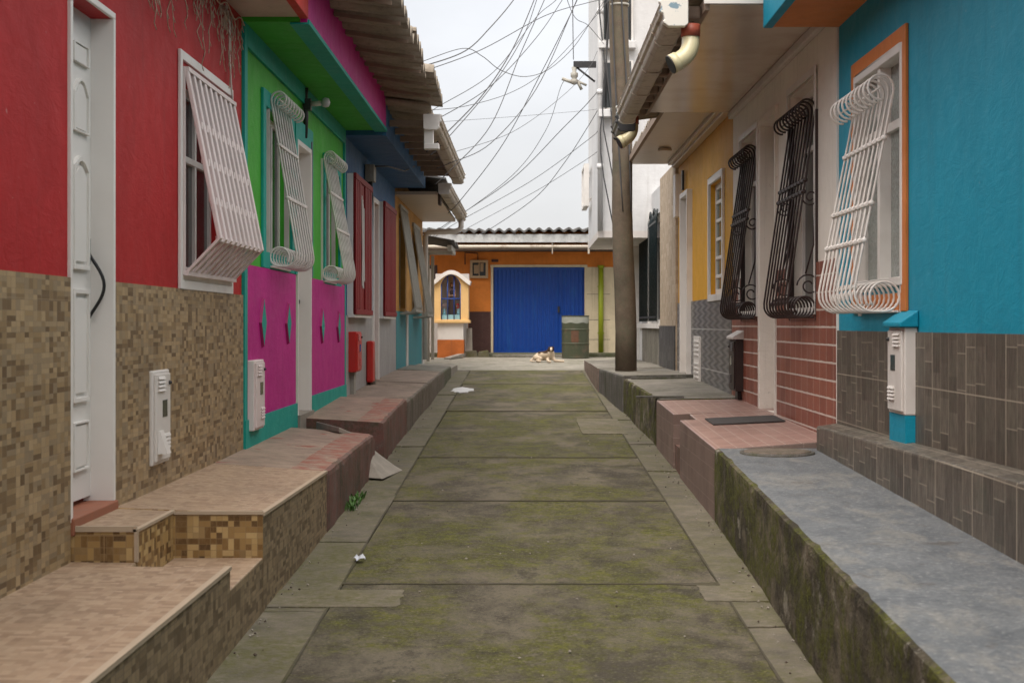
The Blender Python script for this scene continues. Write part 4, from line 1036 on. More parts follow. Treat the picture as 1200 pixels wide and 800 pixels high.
# yellow house ------------------------------------------------------
yy0, yy1 = ty1, 21.0
yw = (yr(848.5), yr(833), 1.82, 3.02); ydoor = (yr(811), yr(803), .85, 3.1)
yel = house('yellow_house', 'yellow house with grey embossed tile dado and white barred window', RT, yy0, yy1, 3.9, 'yellow', [yw, ydoor])
RT.panel(m := MB(), .001, .016, yy0 + .01, yy1 - .01, .4, 1.78, [(ydoor[0] - .04, ydoor[1] + .04, 0, 5)]); m.build('dado', M['emboss'], yel)
window(yel, RT, *yw, m_glass='glassgreen', depth=.05, cols=2, rows=6, w=.06)
m = MB(); frame(m, RT, .001, .03, yw[0] - .07, yw[1] + .07, yw[2] - .07, yw[3] + .07, .07); m.build('window_trim', M['whitewood'], yel, bevel=.004)
m = MB(); RT.box(m, -.2, .07, ydoor[0] - .04, ydoor[0] + .012, .8, ydoor[3] - .012); RT.box(m, -.2, .07, ydoor[1] - .014, ydoor[1] + .04, .8, ydoor[3] - .012); RT.box(m, -.2, .07, ydoor[0] - .04, ydoor[1] + .04, ydoor[3] - .012, ydoor[3] + .05); m.build('door_frame', M['whitemetal'], yel, bevel=.004)
door_leaf(yel, RT, ydoor[0] + .012, ydoor[1] - .014, .86, ydoor[3] - .012, .09, 'doorwhite')
m = MB(); RT.box(m, .001, .09, yr(799.5), yr(797), 2.9, 3.45); m.build('pipe_cover', M['whitemetal'], yel)
m = MB(); RT.box(m, .02, .05, ydoor[1] - .1, ydoor[1] - .02, 3.2, 3.45); m.build('lamp_plate', M['ironblack'], yel)
RT.box(m := MB(), 0, .62, yy0 + .005, yy1 + 0.3, 3.66, 3.71); m.build('soffit', M['soffitcream'], yel)
m = MB(); RT.box(m, .001, .09, yy0 + .01, yy1 - .01, 3.58, 3.659); RT.box(m, .091, .14, yy0 + .01, yy1 - .01, 3.61, 3.657); m.build('cornice', M['soffitcream'], yel, bevel=.008)
corrugated(m := MB(), 1.38, XR + 5, yy0 + .02, yy1 + .3, 3.76, 4.6, jit=.015); m.build('roof', M['roof'], yel)
corrugated(m := MB(), .97, 1.42, yy0 + .02, yy0 + 1.0, 3.62, 3.68, jit=.01); m.build('eave_sheet', M['roof'], yel)
RT.box(m := MB(), .62, .66, yy0 + .02, yy1 + .25, 3.655, 3.73); m.build('eave_board', M['eavesoff'], yel)
gt = gutter(yel, .98, yy0 + .15, yy0 + .95, 3.56, .17, .15, m='greymetal', end='ironblack', sg=1)
elbow(gt, 1.05, yy0 + .2, 3.45)
m = MB(); m.lathe([(0, 0), (.09, .0), (.08, .03), (0, .04)], RT.p(.33, 19.3, 3.62), 12); m.build('ceiling_rose', M['soffitcream'], yel)
t = thing('vent_plate', 'narrow white slotted vent plate on the grey embossed tiles', 'vent plate', RT.p(.02, yr(820), 1.0))
m = MB(); RT.box(m, .017, .04, yr(823.5), yr(816.5), zz(447, 18.3), zz(394, 18.3)); pl = m.build('plate', M['whitemetal'], t, bevel=.004)
m = MB()
for i in range(9):
    z = zz(447, 18.3) + .04 + i * .052
    if i != 4: RT.box(m, .0405, .05, yr(822.5), yr(817.5), z, z + .02)
m.build('louvre', M['whitewood'], pl)
# white building with projecting upper floors ------------------------------------------------------
by_0, by_1 = 21.3, 30.0
wb = thing('white_building', 'tall white building with projecting upper floors and dark green barred window', 'building', (XR, 25.5, .85))
gwn = (yr(775), yr(751.5), 1.55, zz(238, yr(775)) - .05)
m = MB(); RT.panel(m, -.22, 0, 23.5, by_1, -.2, 3.6, [(yr(774.5), yr(752), 1.52, 3.2)])
RT.box(m, -6, -.22, 23.5, 23.65, -.2, 4.2); RT.box(m, -6, -.22, by_1 - .15, by_1, -.2, 4.2)
xo = 1.158
m.box(xo, XR + 5, 25.5, 29.5, 3.0, 9.2)
m.build('wall', M['whitebld'], wb)
m = MB(); m.box(xo - .004, XR + .3, 25.495, 29.505, 2.90, 3.01); m.build('overhang', M['greywhite'], wb)
RT.panel(m := MB(), -.5, .035, 21.02, 23.48, -.2, 3.66); m.build('pilaster', M['stone'], wb)
RT.panel(m := MB(), .036, .05, 21.04, 23.46, .5, 1.48); m.build('pilaster_base', M['blackstone'], wb)
window(wb, RT, yr(774.5), yr(752), 1.52, 3.2, 'whitewood', 'glass', .1, .06, 2)
m = MB(); n = 16
for i in range(n + 1):
    y = yr(773) + (yr(753) - yr(773)) * i / n; m.tube([RT.p(.05, y, 1.55), RT.p(.05, y, 3.12), RT.p(.03, y, 3.25)], .014, 6)
RT.box(m, .04, .06, yr(773), yr(753), 1.6, 1.63); RT.box(m, .04, .06, yr(773), yr(753), 3.05, 3.08)
for i in range(5):
    y = yr(773) + .4 + i * .75
    m.tube([RT.p(.05, y + .16 * math.cos(a), 3.18 + .1 * math.sin(a)) for a in [math.pi * j / 8 for j in range(9)]], .012, 6)
m.build('window_grille', plain('dark green iron', (.008, .018, .02), .4, .2), wb)
m = MB(); RT.box(m, .001, .06, yr(776), yr(750), 1.44, 1.52); RT.box(m, .001, .05, yr(764), yr(762.5), 1.52, 3.3); m.build('window_trim', M['whitewood'], wb)
RT.box(m := MB(), .001, .02, 23.55, 27.3, .5, 1.44); m.build('dado', M['greypave'], wb)
RT.box(m := MB(), .0, .12, 28.3, 28.9, .8, 3.0); m.build('door_post', M['whitewood'], wb)
# upper windows on the near face of the projection
for z0, z1 in ((4.95, 5.75), (6.05, 7.3)):
    m = MB(); m.box(1.21, 1.72, 25.44, 25.498, z0, z1); fr = m.build('window', M['whitewood'], wb)
    m = MB(); m.box(1.245, 1.685, 25.43, 25.439, z0 + .04, z1 - .04); m.build('pane', M['glass'], fr)
    m = MB(); m.box(1.16, 1.76, 25.33, 25.497, z0 - .12, z0 - .003); m.build('sill', M['whitebld'], fr, bevel=.01)
    m = MB()
    for i in range(4): m.tube([(1.28 + i * .13, 25.41, z0 + .02), (1.28 + i * .13, 25.41, z1 - .02)], .012, 6)
    m.build('bar', M['ironblack'], fr)
# edge pipes and frames
m = MB(); m.tube([(xo + .03, 25.42, 3.0), (xo + .03, 25.42, 9)], .045, 10)
for z in (4.0, 5.2, 6.5): m.tube([(xo + .03, 25.42, z), (xo + .03, 25.42, z + .08)], .055, 10)
m.build('downpipe', M['whitebld'], wb)
m = MB(); za, zb = 3.6, 4.35
frame(m, Side(xo, -1), .05, .14, 28.0, 29.2, za, zb, .05); 
for i in range(4): m.box(xo - .12, xo - .08, 28.1 + i * .28, 28.13 + i * .28, za, zb)
m.box(xo - .06, xo, 28.2, 28.26, za + .1, za + .16); m.box(xo - .06, xo, 28.9, 28.96, zb - .16, zb - .1)
m.build('side_frame', M['whitewood'], wb)
m = MB(); rnd = random.Random(4)
for q in range(4):
    x = xo + .05 + q * .06; p = []
    for i in range(16):
        z = 8.8 - i * .38; p.append((x + .05 * math.sin(i * .9 + q * 2) + (.14 * max(0, i - 11) / 4), 25.35 - .02 * q, z))
    m.tube(p[:16 - q], .011, 5)
m.build('cable_run', M['cable'], wb)
# bracket with insulators
t = thing('cable_bracket', 'steel arm with insulators sticking out from the white building', 'cable bracket', (1.05, 25.6, 5.6))
yb = 25.7; c0 = pt(690, 78, yb)
m = MB(); m.box(c0.x - .25, c0.x + .12, yb - .04, yb + .04, c0.z - .02, c0.z + .08); m.tube([(c0.x + .1, yb, c0.z - .25), (c0.x - .22, yb, c0.z)], .018, 6); m.build('arm', M['ironblack'], t)
m = MB(); p = pt(673, 88, yb)
m.lathe([(.02, -.16), (.06, -.14), (.06, -.08), (.035, -.06), (.06, -.03), (.06, .03), (.03, .05), (.045, .12), (0, .16)], p, 10)
m.tube([p + Vector((-.2, 0, -.06)), p + Vector((.02, 0, -.14))], .028, 8); m.tube([p + Vector((.05, 0, -.1)), p + Vector((.12, 0, -.24))], .025, 8); m.tube([p + Vector((.05, 0, -.1)), p + Vector((.2, 0, -.17))], .02, 8)
m.build('insulator', M['greymetal'], t)

# utility pole ------------------------------------------------------
pb = pt(733.5, 438, 21.0); pb.z = .87
t = thing('utility_pole', 'leaning brown concrete utility pole standing on the right pavement', 'utility pole', pb)
ptp = pt(721, -230, 21.0)
m = MB(); n = 14; path = [pb.lerp(ptp, i / n) + Vector((.012 * math.sin(i * 1.3), 0, 0)) for i in range(n + 1)]; path[0] = pb - Vector((0, 0, .1))
m.tube(path, [.145 - .028 * i / n for i in range(n + 1)], 18); m.build('shaft', M['pole'], t)
m = MB()
for i in (9, 9.12, 11, 11.1):
    p = pb.lerp(ptp, i / n); q = pb.lerp(ptp, (i + .05) / n); m.tube([p, q], .135, 18)
m.build('band', M['greymetal'], t)
m = MB()
for k_ in range(2):
    p = []
    for i in range(20):
        a = pb.lerp(ptp, .28 + .72 * i / 19); p.append(a + Vector((.12 * math.cos(k_ * 1.8 + i * .12) + (.02 if k_ else -.02) , -.13, 0)))
    m.tube(p, .011, 5)
m.build('cable_run', M['cable'], t)

# ------------------------------------------------------------------ far end: orange house
Y0 = 34.0; s_ = Y0 / F
def ex(u): return (u - 617) * s_
def ez(v): return CAM + (380 - v) * s_
gx0, gx1, gz1 = ex(578), ex(685), ez(313)
org = thing('orange_house', 'orange single storey house with blue garage door closing the end of the street', 'house', (0, Y0, .85))
E = Side(Y0, 1)
# panel helper along x
def xpanel(mb, x0, x1, z0, z1, y0, y1, holes=()):
    xs = sorted({x0, x1, *[h[i] for h in holes for i in (0, 1)]}); zs = sorted({z0, z1, *[h[i] for h in holes for i in (2, 3)]})
    for i in range(len(xs) - 1):
        for j in range(len(zs) - 1):
            cx, cz = (xs[i] + xs[i + 1]) / 2, (zs[j] + zs[j + 1]) / 2
            if any(h[0] < cx < h[1] and h[2] < cz < h[3] for h in holes): continue
            mb.box(xs[i], xs[i + 1], y0, y1, zs[j], zs[j + 1])
fw0, fw1, fz0, fz1 = ex(497), ex(507), ez(362), ez(315)
vx0, vx1, vz0, vz1 = ex(552), ex(571), ez(325), ez(306)
m = MB(); xpanel(m, -9, 9, -.2, 3.5, Y0, Y0 + .25, [(gx0, gx1, .2, gz1), (fw0 - .5, fw1, fz0, fz1), (vx0, vx1, vz0, vz1)])
m.box(-9, -8.8, Y0 + .25, Y0 + 8, -.2, 3.5); m.box(8.8, 9, Y0 + .25, Y0 + 8, -.2, 3.5); m.box(-9, 9, Y0 + 8, Y0 + 8.2, -.2, 3.5)
m.build('wall', M['orangewall'], org)
m = MB(); m.box(ex(549), gx0 - .03, Y0 - .012, Y0 - .001, .6, ez(365)); m.build('dado', M['brown'], org)
m = MB(); m.box(-9, ex(548.5), Y0 - .014, Y0 - .001, .6, ez(363)); m.build('pale_base', M['greywhite'], org)
m = MB(); m.box(ex(687.5), 9, Y0 - .02, Y0 - .001, .6, ez(313)); m.build('cream_panel', M['cream'], org)
m = MB()
for z in (ez(345), ez(375), ez(398)): m.box(ex(688), ex(715), Y0 - .023, Y0 - .0205, z, z + .012)
m.build('panel_joint', M['greypave'], org)
m = MB(); m.box(gx0 - .06, gx1 + .06, Y0 - .03, Y0 + .02, gz1, gz1 + .05); m.box(gx0 - .05, gx0, Y0 - .025, Y0 + .02, .8, gz1); m.box(gx1, gx1 + .05, Y0 - .025, Y0 + .02, .8, gz1); m.build('garage_frame', M['cream'], org)
m = MB(); n = 22; rows = []
for i in range(n * 4 + 1):
    x = gx0 + (gx1 - gx0) * i / (n * 4); d = [0, .018, .018, 0][i % 4]
    rows.append([(x, Y0 + .05 - d, .88), (x, Y0 + .05 - d, gz1)])
m.grid(rows, smooth=False)
gd = m.build('garage_door', M['garage'], org)
m = MB(); m.box(gx0, gx1, Y0 + .022, Y0 + .03, .875, .93); m.box(gx0, gx1, Y0 + .02, Y0 + .03, gz1 - .06, gz1); m.box(ex(657), ex(658), Y0 + .02, Y0 + .03, .93, gz1 - .06); m.build('rail', M['garage'], gd)
m = MB(); m.box(ex(653.5), ex(655.8), Y0 + .0, Y0 + .03, ez(366), ez(359)); m.build('handle', M['ironblack'], gd)
m = MB(); frame_e = (ex(551), ex(572), ez(326), ez(305))
a, b, c, e = frame_e
for bx in ((a, a + .05, c, e), (b - .05, b, c, e), (a + .05, b - .05, c, c + .05), (a + .05, b - .05, e - .05, e)): m.box(bx[0], bx[1], Y0 - .1, Y0 + .1, bx[2], bx[3])
m.box((a + b) / 2 - .012, (a + b) / 2 + .012, Y0 - .03, Y0, c + .05, e - .05)
wv = m.build('window', M['woodpale'], org, bevel=.005)
m = MB(); m.box(a + .04, b - .04, Y0 + .02, Y0 + .03, c + .04, e - .04); m.build('pane', M['glass'], wv)
m = MB(); m.box(a + .08, a + .2, Y0 - .0, Y0 + .018, c + .1, e - .1); m.box(a + .22, b - .1, Y0 + .0, Y0 + .018, c + .14, e - .06); m.build('curtain', M['woodpale'], wv)
m = MB(); m.box(fw1 - .06, fw1, Y0 - .01, Y0 + .06, fz0, fz1); m.box(fw0 - .5, fw1 - .06, Y0 - .01, Y0 + .06, fz1 - .05, fz1); m.box(fw0 - .5, fw1 - .06, Y0 - .01, Y0 + .06, fz0, fz0 + .05)
for i in range(4): m.box(fw0 - .4 + i * .13, fw0 - .385 + i * .13, Y0 + .0, Y0 + .02, fz0, fz1)
wv = m.build('window', M['whitewood'], org); m = MB(); m.box(fw0 - .5, fw1, Y0 + .08, Y0 + .09, fz0, fz1); m.build('pane', M['glass'], wv)
m = MB(); m.box(fw0 - .55, fw1 + .1, Y0 - .02, Y0 - .001, fz1 + .002, fz1 + .08); m.box(fw1 + .002, fw1 + .1, Y0 - .02, Y0 - .001, fz0, fz1 + .002); m.build('window_trim', M['brown'], org)
m = MB(); m.tube([(ex(704), Y0 - .07, .9), (ex(704), Y0 - .07, ez(314))], .055, 12); m.tube([(ex(704), Y0 - .07, ez(314)), (ex(704), Y0 - .07, ez(311))], .07, 12)
for z in (1.3, 2.3): m.box(ex(704) - .07, ex(704) + .07, Y0 - .075, Y0 - .02, z, z + .03)
m.build('downpipe', M['lime'], org)
# roof and eave
m = MB(); t_ = MB()
def xcorr(mb, x0, x1, ye, yi, ze, zi, pitch, amp, th=.03):
    n = int((x1 - x0) / pitch * 8); rows = []; rb = []
    for i in range(n + 1):
        x = x0 + (x1 - x0) * i / n; w = amp * math.sin(2 * math.pi * x / pitch) + .01 * math.sin(x * 1.7)
        rows.append([(x, ye, ze + w), (x, (ye + yi) / 2, (ze + zi) / 2 + w), (x, yi, zi + w)]); rb.append([(p[0], p[1], p[2] - th) for p in rows[-1]])
    mb.grid(rows); mb.grid(rb); mb.grid([[a[0], b[0]] for a, b in zip(rows, rb)], smooth=False); mb.grid([[a[-1], b[-1]] for a, b in zip(rows, rb)], smooth=False)
xcorr(m, -8.9, 9.1, 33.15, 42, 3.50, 3.93, .21, .032, .045); m.build('roof', M['roofdark'], org)
m = MB(); n = 18 * 14; rows = []
for i in range(n + 1):
    x = -8.9 + 18 * i / n; d = .018 * math.sin(i * 1.35); rows.append([(x, 33.2 + d, 3.225), (x, 33.2 + d, 3.395)])
m.grid(rows); rows2 = [[(p[0], p[1] + .02, p[2]) for p in r] for r in rows]; m.grid(rows2); m.build('fascia', M['roofwhite'], org)
m = MB(); m.tube([(-8.9, 33.14, 3.13), (9, 33.14, 3.13)], .035, 8); m.box(ex(646), ex(647), 33.1, 33.15, 2.98, 3.2); m.box(ex(687), ex(689), 33.1, 33.16, 2.98, 3.25); m.build('gutter', M['zinc'], org)
m = MB(); m.box(-8.9, 9, 33.25, 33.98, 3.06, 3.12); m.build('soffit', M['wooddark'], org)  # dark tone paints the shadow under the eave into the soffit colour
m = MB(); m.box(-8.9, 9, 33.45, 33.99, .5, .895); mm = m.build('plinth', M['mossledge'], org, bevel=.02)
m = MB(); m.box(gx0, gx1, 33.1, 33.45, .5, .868); m.build('door_apron', M['greypave'], org, bevel=.015)
m = MB(); m.tube([(ex(560), Y0 - .03, ez(305)), (ex(560), Y0 - .03, ez(297)), (ex(545), Y0 - .02, ez(296)), (ex(545), Y0 - .02, ez(310))], .012, 6); m.box(ex(576), ex(584), Y0 - .03, Y0 - .001, ez(307), ez(304)); m.build('conduit', M['brown'], org)

# shrine ------------------------------------------------------
Ys = 33.0; sc_ = Ys / F
def sx(u): return (u - 617) * sc_
def sz(v): return CAM + (380 - v) * sc_
t = thing('shrine', 'yellow roadside shrine with white arched top and blue barred niche', 'shrine', (sx(528.5), Ys + .2, .85))
m = MB(); m.box(sx(512.5), sx(543.5), Ys, Ys + .5, .7, sz(398)); m.build('base', M['rustorange'], t, bevel=.006)
m = MB(); m.box(sx(513), sx(543), Ys + .005, Ys + .5, sz(398), sz(378.5)); frame_ = None; m.build('pedestal', M['whitemetal'], t, bevel=.006)
m = MB(); m.box(sx(508), sx(551), Ys - .06, Ys + .5, sz(378.4), sz(375)); m.build('shelf', M['shrineyellow'], t, bevel=.008)
ox0, ox1, oz0, oz1 = sx(509), sx(549), sz(375) + .001, sz(329)
ix0, ix1, iz0, izs, izt = sx(516.5), sx(540), sz(374.5) + .004, sz(333), sz(321.5)
n = 12; inner = [(ix0, iz0), (ix1, iz0)] + [(ix1 + (ix0 - ix1) * i / n, izs + (izt - izs) * math.sin(math.pi * i / n) ** .8) for i in range(n + 1)]
top = [(ox1 + (ox0 - ox1) * i / n, oz1 + (sz(319.5) - oz1) * math.sin(math.pi * i / n)) for i in range(n + 1)]
outer = [(ox0, oz0), (ox1, oz0)] + top
m = MB(); m.ring(outer, inner, Ys, Ys + .42); m.build('niche', M['shrineyellow'], t)
m = MB(); m.box(ox0, ox1, Ys + .425, Ys + .5, oz0, sz(320)); m.build('niche_back', M['greywhite'], t)
a_o = [(sx(552) + (sx(506) - sx(552)) * i / n, sz(329.5) + (sz(316.5) - sz(329.5)) * max(0, math.sin(math.pi * (i / n))) ** 1.3) for i in range(n + 1)]
a_i = [(p[0] * .94 + sx(529) * .06, p[1] - .085) for p in a_o]
m = MB(); m.prism(a_o + a_i[::-1], Ys - .08, Ys + .5); m.build('arched_cap', M['whitemetal'], t)
m = MB()
for f_ in (0.02, .34, .66, .98):
    x = ix0 + (ix1 - ix0) * f_; zt_ = izs + (izt - izs) * math.sin(math.pi * f_) ** .8; m.tube([(x, Ys + .03, iz0), (x, Ys + .03, zt_)], .014, 6)
m.tube([(ix0, Ys + .03, sz(350)), (ix1, Ys + .03, sz(350))], .016, 6)
m.tube([(p[0], Ys + .03, p[1] - .01) for p in inner[2:]], .016, 6); m.build('barred_gate', M['bluebar'], t)
m = MB(); m.box(ix0 + .02, ix1 - .02, Ys + .1, Ys + .42, iz0, iz0 + .1); m.build('altar_step', M['skyblue'], t)
# figure inside
st = thing('statue', 'small robed saint figure standing behind the blue bars of the shrine', 'statue', (sx(529), Ys + .26, iz0 + .1))
zb = iz0 + .1; c = (sx(529), Ys + .26, zb)
m = MB(); m.lathe([(.085, 0), (.09, .02), (.075, .2), (.06, .34), (.065, .42), (.07, .48), (.05, .53), (.024, .55), (.022, .575), (.038, .6), (.042, .635), (.03, .67), (0, .685)], c, 16, 0, 1, .8)
m.build('body', M['statue'], st)
m = MB(); m.lathe([(.07, .34), (.082, .42), (.086, .48), (.066, .535), (.04, .55)], (c[0], c[1] + .012, c[2]), 14, 0, 1, .75); m.build('mantle', M['statuepale'], st)
m = MB(); m.lathe([(0, -.045), (.03, -.03), (.036, 0), (.03, .03), (0, .045)], (c[0], c[1] - .022, c[2] + .625), 10, 0, .85, .7)
m.tube([(c[0] - .06, c[1] - .02, c[2] + .47), (c[0] - .075, c[1] - .06, c[2] + .38), (c[0] - .01, c[1] - .1, c[2] + .41)], [.022, .02, .015], 8); m.tube([(c[0] + .06, c[1] - .02, c[2] + .47), (c[0] + .075, c[1] - .06, c[2] + .38), (c[0] + .01, c[1] - .1, c[2] + .41)], [.022, .02, .015], 8)
m.build('face_and_arms', M['skin'], st)
for x, lab, mm_ in ((sx(520), 'small flower vase left of the saint inside the shrine', 'statuepale'), (sx(537), 'small flower vase right of the saint inside the shrine', 'redbox')):
    v = thing('flower_vase', lab, 'vase', (x, Ys + .22, zb), 'vases in the shrine'); m = MB(); m.lathe([(.03, 0), (.04, .04), (.022, .09), (.03, .12)], (x, Ys + .22, zb), 10); m.build('vase', M['skyblue'], v)
    m = MB(); rnd = random.Random(int(x * 100))
    for i in range(14):
        p = Vector((x + rnd.uniform(-.04, .04), Ys + .22 + rnd.uniform(-.03, .03), zb + .14 + rnd.uniform(0, .09))); m.lathe([(0, -.015), (.016, 0), (0, .015)], p, 6)
    m.build('flowers', M[mm_], v)
# leaning slab
m = MB(); m.hexa([(sx(545), 33.3, .89), (sx(553), 33.3, .89), (sx(553), 33.34, .89), (sx(545), 33.34, .89), (sx(545.5), 33.6, 1.42), (sx(552), 33.6, 1.42), (sx(552), 33.64, 1.42), (sx(545.5), 33.64, 1.42)])
tag(m.build('cement_slab', M['slab'], loc=(sx(549), 33.4, .89), bevel=.006), 'grey cement slab leaning upright beside the shrine base', 'slab', 'loose cement slabs')
# rubble lumps on plinth
for i, (u, w_, lab) in enumerate(((553, .16, 'rough pale cement block on the mossy ledge beside the leaning slab'), (568, .13, 'small mossy cement lump on the ledge near the garage door'))):
    m = MB(); rnd = random.Random(i); x = ex(u); 
    m.hexa([(x - w_, 33.2, .78), (x + w_, 33.2, .78), (x + w_ * .9, 33.43, .78), (x - w_, 33.43, .78), (x - w_ * .85, 33.23, .93), (x + w_ * .7, 33.22, .96), (x + w_ * .8, 33.42, .95), (x - w_ * .9, 33.42, .92)])
    tag(m.build('cement_block', M['edge'], loc=(x, 33.3, .78), bevel=.025), lab, 'block')
m = MB(); m.hexa([(sx(522), 32.3, .79), (sx(530), 32.1, .79), (sx(545), 33.1, .82), (sx(540), 33.2, .82), (sx(522), 32.3, .82), (sx(530), 32.1, .82), (sx(545), 33.1, .9), (sx(540), 33.2, .9)])
tag(m.build('plank', M['slab'], loc=(sx(530), 32.6, .79)), 'pale plank ramp lying on the street below the shrine', 'plank')

# oil drum ------------------------------------------------------
dx = (674 - 617) * 32.9 / F; dy = 32.75; dz = road_z(32.75) + .004
t = thing('oil_drum', 'old oil drum with flaking green paint in front of the blue garage door', 'oil drum', (dx, dy, dz))
m = MB(); r = .282
m.lathe([(r * .93, 0), (r * 1.02, .005), (r * 1.02, .025), (r, .03), (r, .285), (r * 1.03, .295), (r * 1.03, .31), (r, .32), (r, .575), (r * 1.03, .585), (r * 1.03, .6), (r, .61), (r, .86), (r * 1.02, .865), (r * 1.02, .885), (r * .96, .885), (r * .95, .865), (0, .865)], (dx, dy, dz), 40)
bd = m.build('body', M['drum'], t, split=True)
def wrap(a0, a1, z0, z1, rr, nm, mt, edge):
    m = MB(); rows = []
    for i in range(17):
        q = i / 16; a = R(a0 + (a1 - a0) * q); w = edge * math.sin(q * 21)
        rows.append([(dx + rr * math.cos(a), dy + rr * math.sin(a), dz + z0 + w), (dx + rr * math.cos(a), dy + rr * math.sin(a), dz + (z0 + z1) / 2), (dx + rr * math.cos(a), dy + rr * math.sin(a), dz + z1)])
    m.grid(rows); m.build(nm, M[mt], bd)
wrap(-178, -2, .73, .855, r + .0025, 'painted_panel', 'drumtop', .012); wrap(-110, -78, .335, .57, r + .0025, 'rust_patch', 'drumrust', .01)
# dog ------------------------------------------------------
dg = Vector(((643 - 617) * 31 / F, 31.0, road_z(31.0) + .004))
def skin_mesh(name, verts, edges, radii, mat, loc, root=0, sub=2):
    me = bpy.data.meshes.new(name); me.from_pydata([Vector(v) for v in verts], edges, [])
    o = bpy.data.objects.new(name, me); COL.objects.link(o); o.location = loc
    sk = o.modifiers.new('skin', 'SKIN'); sk.use_smooth_shade = True
    for i, r in enumerate(radii):
        me.skin_vertices[0].data[i].radius = r if isinstance(r, tuple) else (r, r)
        me.skin_vertices[0].data[i].use_root = (i == root)
    s2 = o.modifiers.new('sub', 'SUBSURF'); s2.levels = sub; s2.render_levels = sub
    dp = bpy.context.evaluated_depsgraph_get(); ev = o.evaluated_get(dp); nm = bpy.data.meshes.new_from_object(ev)
    o.modifiers.clear(); o.data = nm; nm.name = name; nm.materials.clear(); nm.materials.append(mat)
    for p in nm.polygons: p.use_smooth = True
    return o
V = [(-.22, .03, .11), (-.10, .02, .13), (.0, -.02, .15), (.04, -.06, .20), (.045, -.09, .265), (.045, -.15, .25), (.045, -.2, .235),   # hips..muzzle 0-6
     (-.02, -.06, .08), (-.02, -.14, .035), (.01, -.26, .025), (.04, -.3, .022),                 # front leg a 7-10
     (.09, -.05, .08), (.12, -.1, .035), (.25, -.12, .025), (.31, -.13, .022),                   # front leg b 11-14
     (-.24, -.06, .09), (-.13, -.14, .075), (-.25, -.13, .03), (-.15, -.17, .025),               # hind leg a 15-18
     (-.26, .1, .08), (-.15, .14, .05), (-.22, .17, .025),                                        # hind b 19-21
     (-.3, .05, .08), (-.36, -.02, .035), (-.33, -.1, .025), (-.27, -.15, .022),                 # tail 22-25
     (.01, -.08, .30), (-.015, -.095, .27), (.08, -.08, .30), (.105, -.095, .27)]                # ears 26-29
Ed = [(0, 1), (1, 2), (2, 3), (3, 4), (4, 5), (5, 6), (2, 7), (7, 8), (8, 9), (9, 10), (2, 11), (11, 12), (12, 13), (13, 14), (0, 15), (15, 16), (16, 17), (17, 18), (0, 19), (19, 20), (20, 21), (0, 22), (22, 23), (23, 24), (24, 25), (4, 26), (26, 27), (4, 28), (28, 29)]
Rd = [.09, .095, .095, .065, .058, .036, .026, .04, .03, .024, .024, .04, .03, .024, .024, .055, .042, .026, .024, .05, .035, .024, .022, .018, .015, .01, .018, .012, .018, .012]
dog = skin_mesh('dog', V, Ed, Rd, M['dog'], dg, 1)
tag(dog, 'white and dark brown dog lying on the pale street in front of the garage door', 'dog')
m = MB()
for x in (.022, .068): m.lathe([(0, -.008), (.008, 0), (0, .008)], dg + Vector((x, -.143, .285)), 8)
m.lathe([(0, -.012), (.014, 0), (0, .012)], dg + Vector((.045, -.226, .24)), 8)
me = m.build('eyes_and_nose', M['black'], None, loc=dg); me.parent = dog; me.location = (0, 0, 0)

# ------------------------------------------------------------------ loose things in the street
m = MB(); m.hexa([(-1.60, 12.75, .655), (-1.42, 12.6, .63), (-1.38, 13.5, .60), (-1.58, 13.6, .62), (-1.62, 12.75, .70), (-1.42, 12.6, .675), (-1.38, 13.5, .648), (-1.60, 13.6, .665)])
m = MB(); m.hexa([(-1.74, 13.05, .63), (-1.5, 12.62, .635), (-1.30, 13.05, .50), (-1.52, 13.55, .52), (-1.74, 13.05, .70), (-1.5, 12.62, .68), (-1.30, 13.05, .545), (-1.52, 13.55, .575)])
tag(m.build('cement_slab', M['slab'], loc=(-1.5, 13, .55), bevel=.01), 'tilted cement slab bridging two pavement blocks by the green house', 'slab', 'loose cement slabs')
m = MB(); zr = road_z(12.9); m.hexa([(-1.42, 12.55, zr), (-1.12, 12.35, zr), (-1.02, 13.1, zr), (-1.36, 13.3, zr), (-1.42, 12.92, zr + .24), (-1.36, 12.92, zr + .26), (-1.14, 13.06, zr + .07), (-1.38, 13.3, zr + .24)])
tag(m.build('cement_slab', M['slab'], loc=(-1.2, 12.9, zr), bevel=.015), 'wedge shaped cement ramp slab on the road in the gap between pavement blocks', 'slab', 'loose cement slabs')
rnd = random.Random(9)
m = MB()
for i in range(130):
    x = -1.21 + rnd.uniform(-.02, .05); y = 11.0 + rnd.uniform(-.35, .35); z = road_z(y); a = rnd.uniform(0, 6.28); ln = rnd.uniform(.02, .075); d = Vector((math.cos(a), math.sin(a), 0)) * ln * .5; w_ = Vector((-d.y, d.x, 0)) * .22
    b = Vector((x, y, z)); m.face([b - w_ * .3, b + w_ * .3, b + d * .6 + w_ + Vector((0, 0, ln * .7)), b + d * 1.1 + Vector((0, 0, ln)), b + d * .6 - w_ + Vector((0, 0, ln * .7))])
tag(m.build('weed', M['leaf'], loc=(-1.19, 11, road_z(11))), 'tuft of green weed growing at the foot of the red edged pavement', 'plant')
m = MB(); rnd = random.Random(2); c = Vector((-.93, 8.75, road_z(8.75) + .012)); rows = []
for i in range(5): rows.append([c + Vector((.015 * (i - 2) + rnd.uniform(-.008, .008), .018 * (j - 2), .022 * rnd.random() + .012 * (i % 2))) for j in range(5)])
m.grid(rows, smooth=False); tag(m.build('paper_scrap', M['paper'], loc=c), 'crumpled white scrap of paper lying on the road near the left kerb', 'litter')
m = MB(); rnd = random.Random(12); n = 26; c = Vector((-.93, 22.9, 0)); ring = []
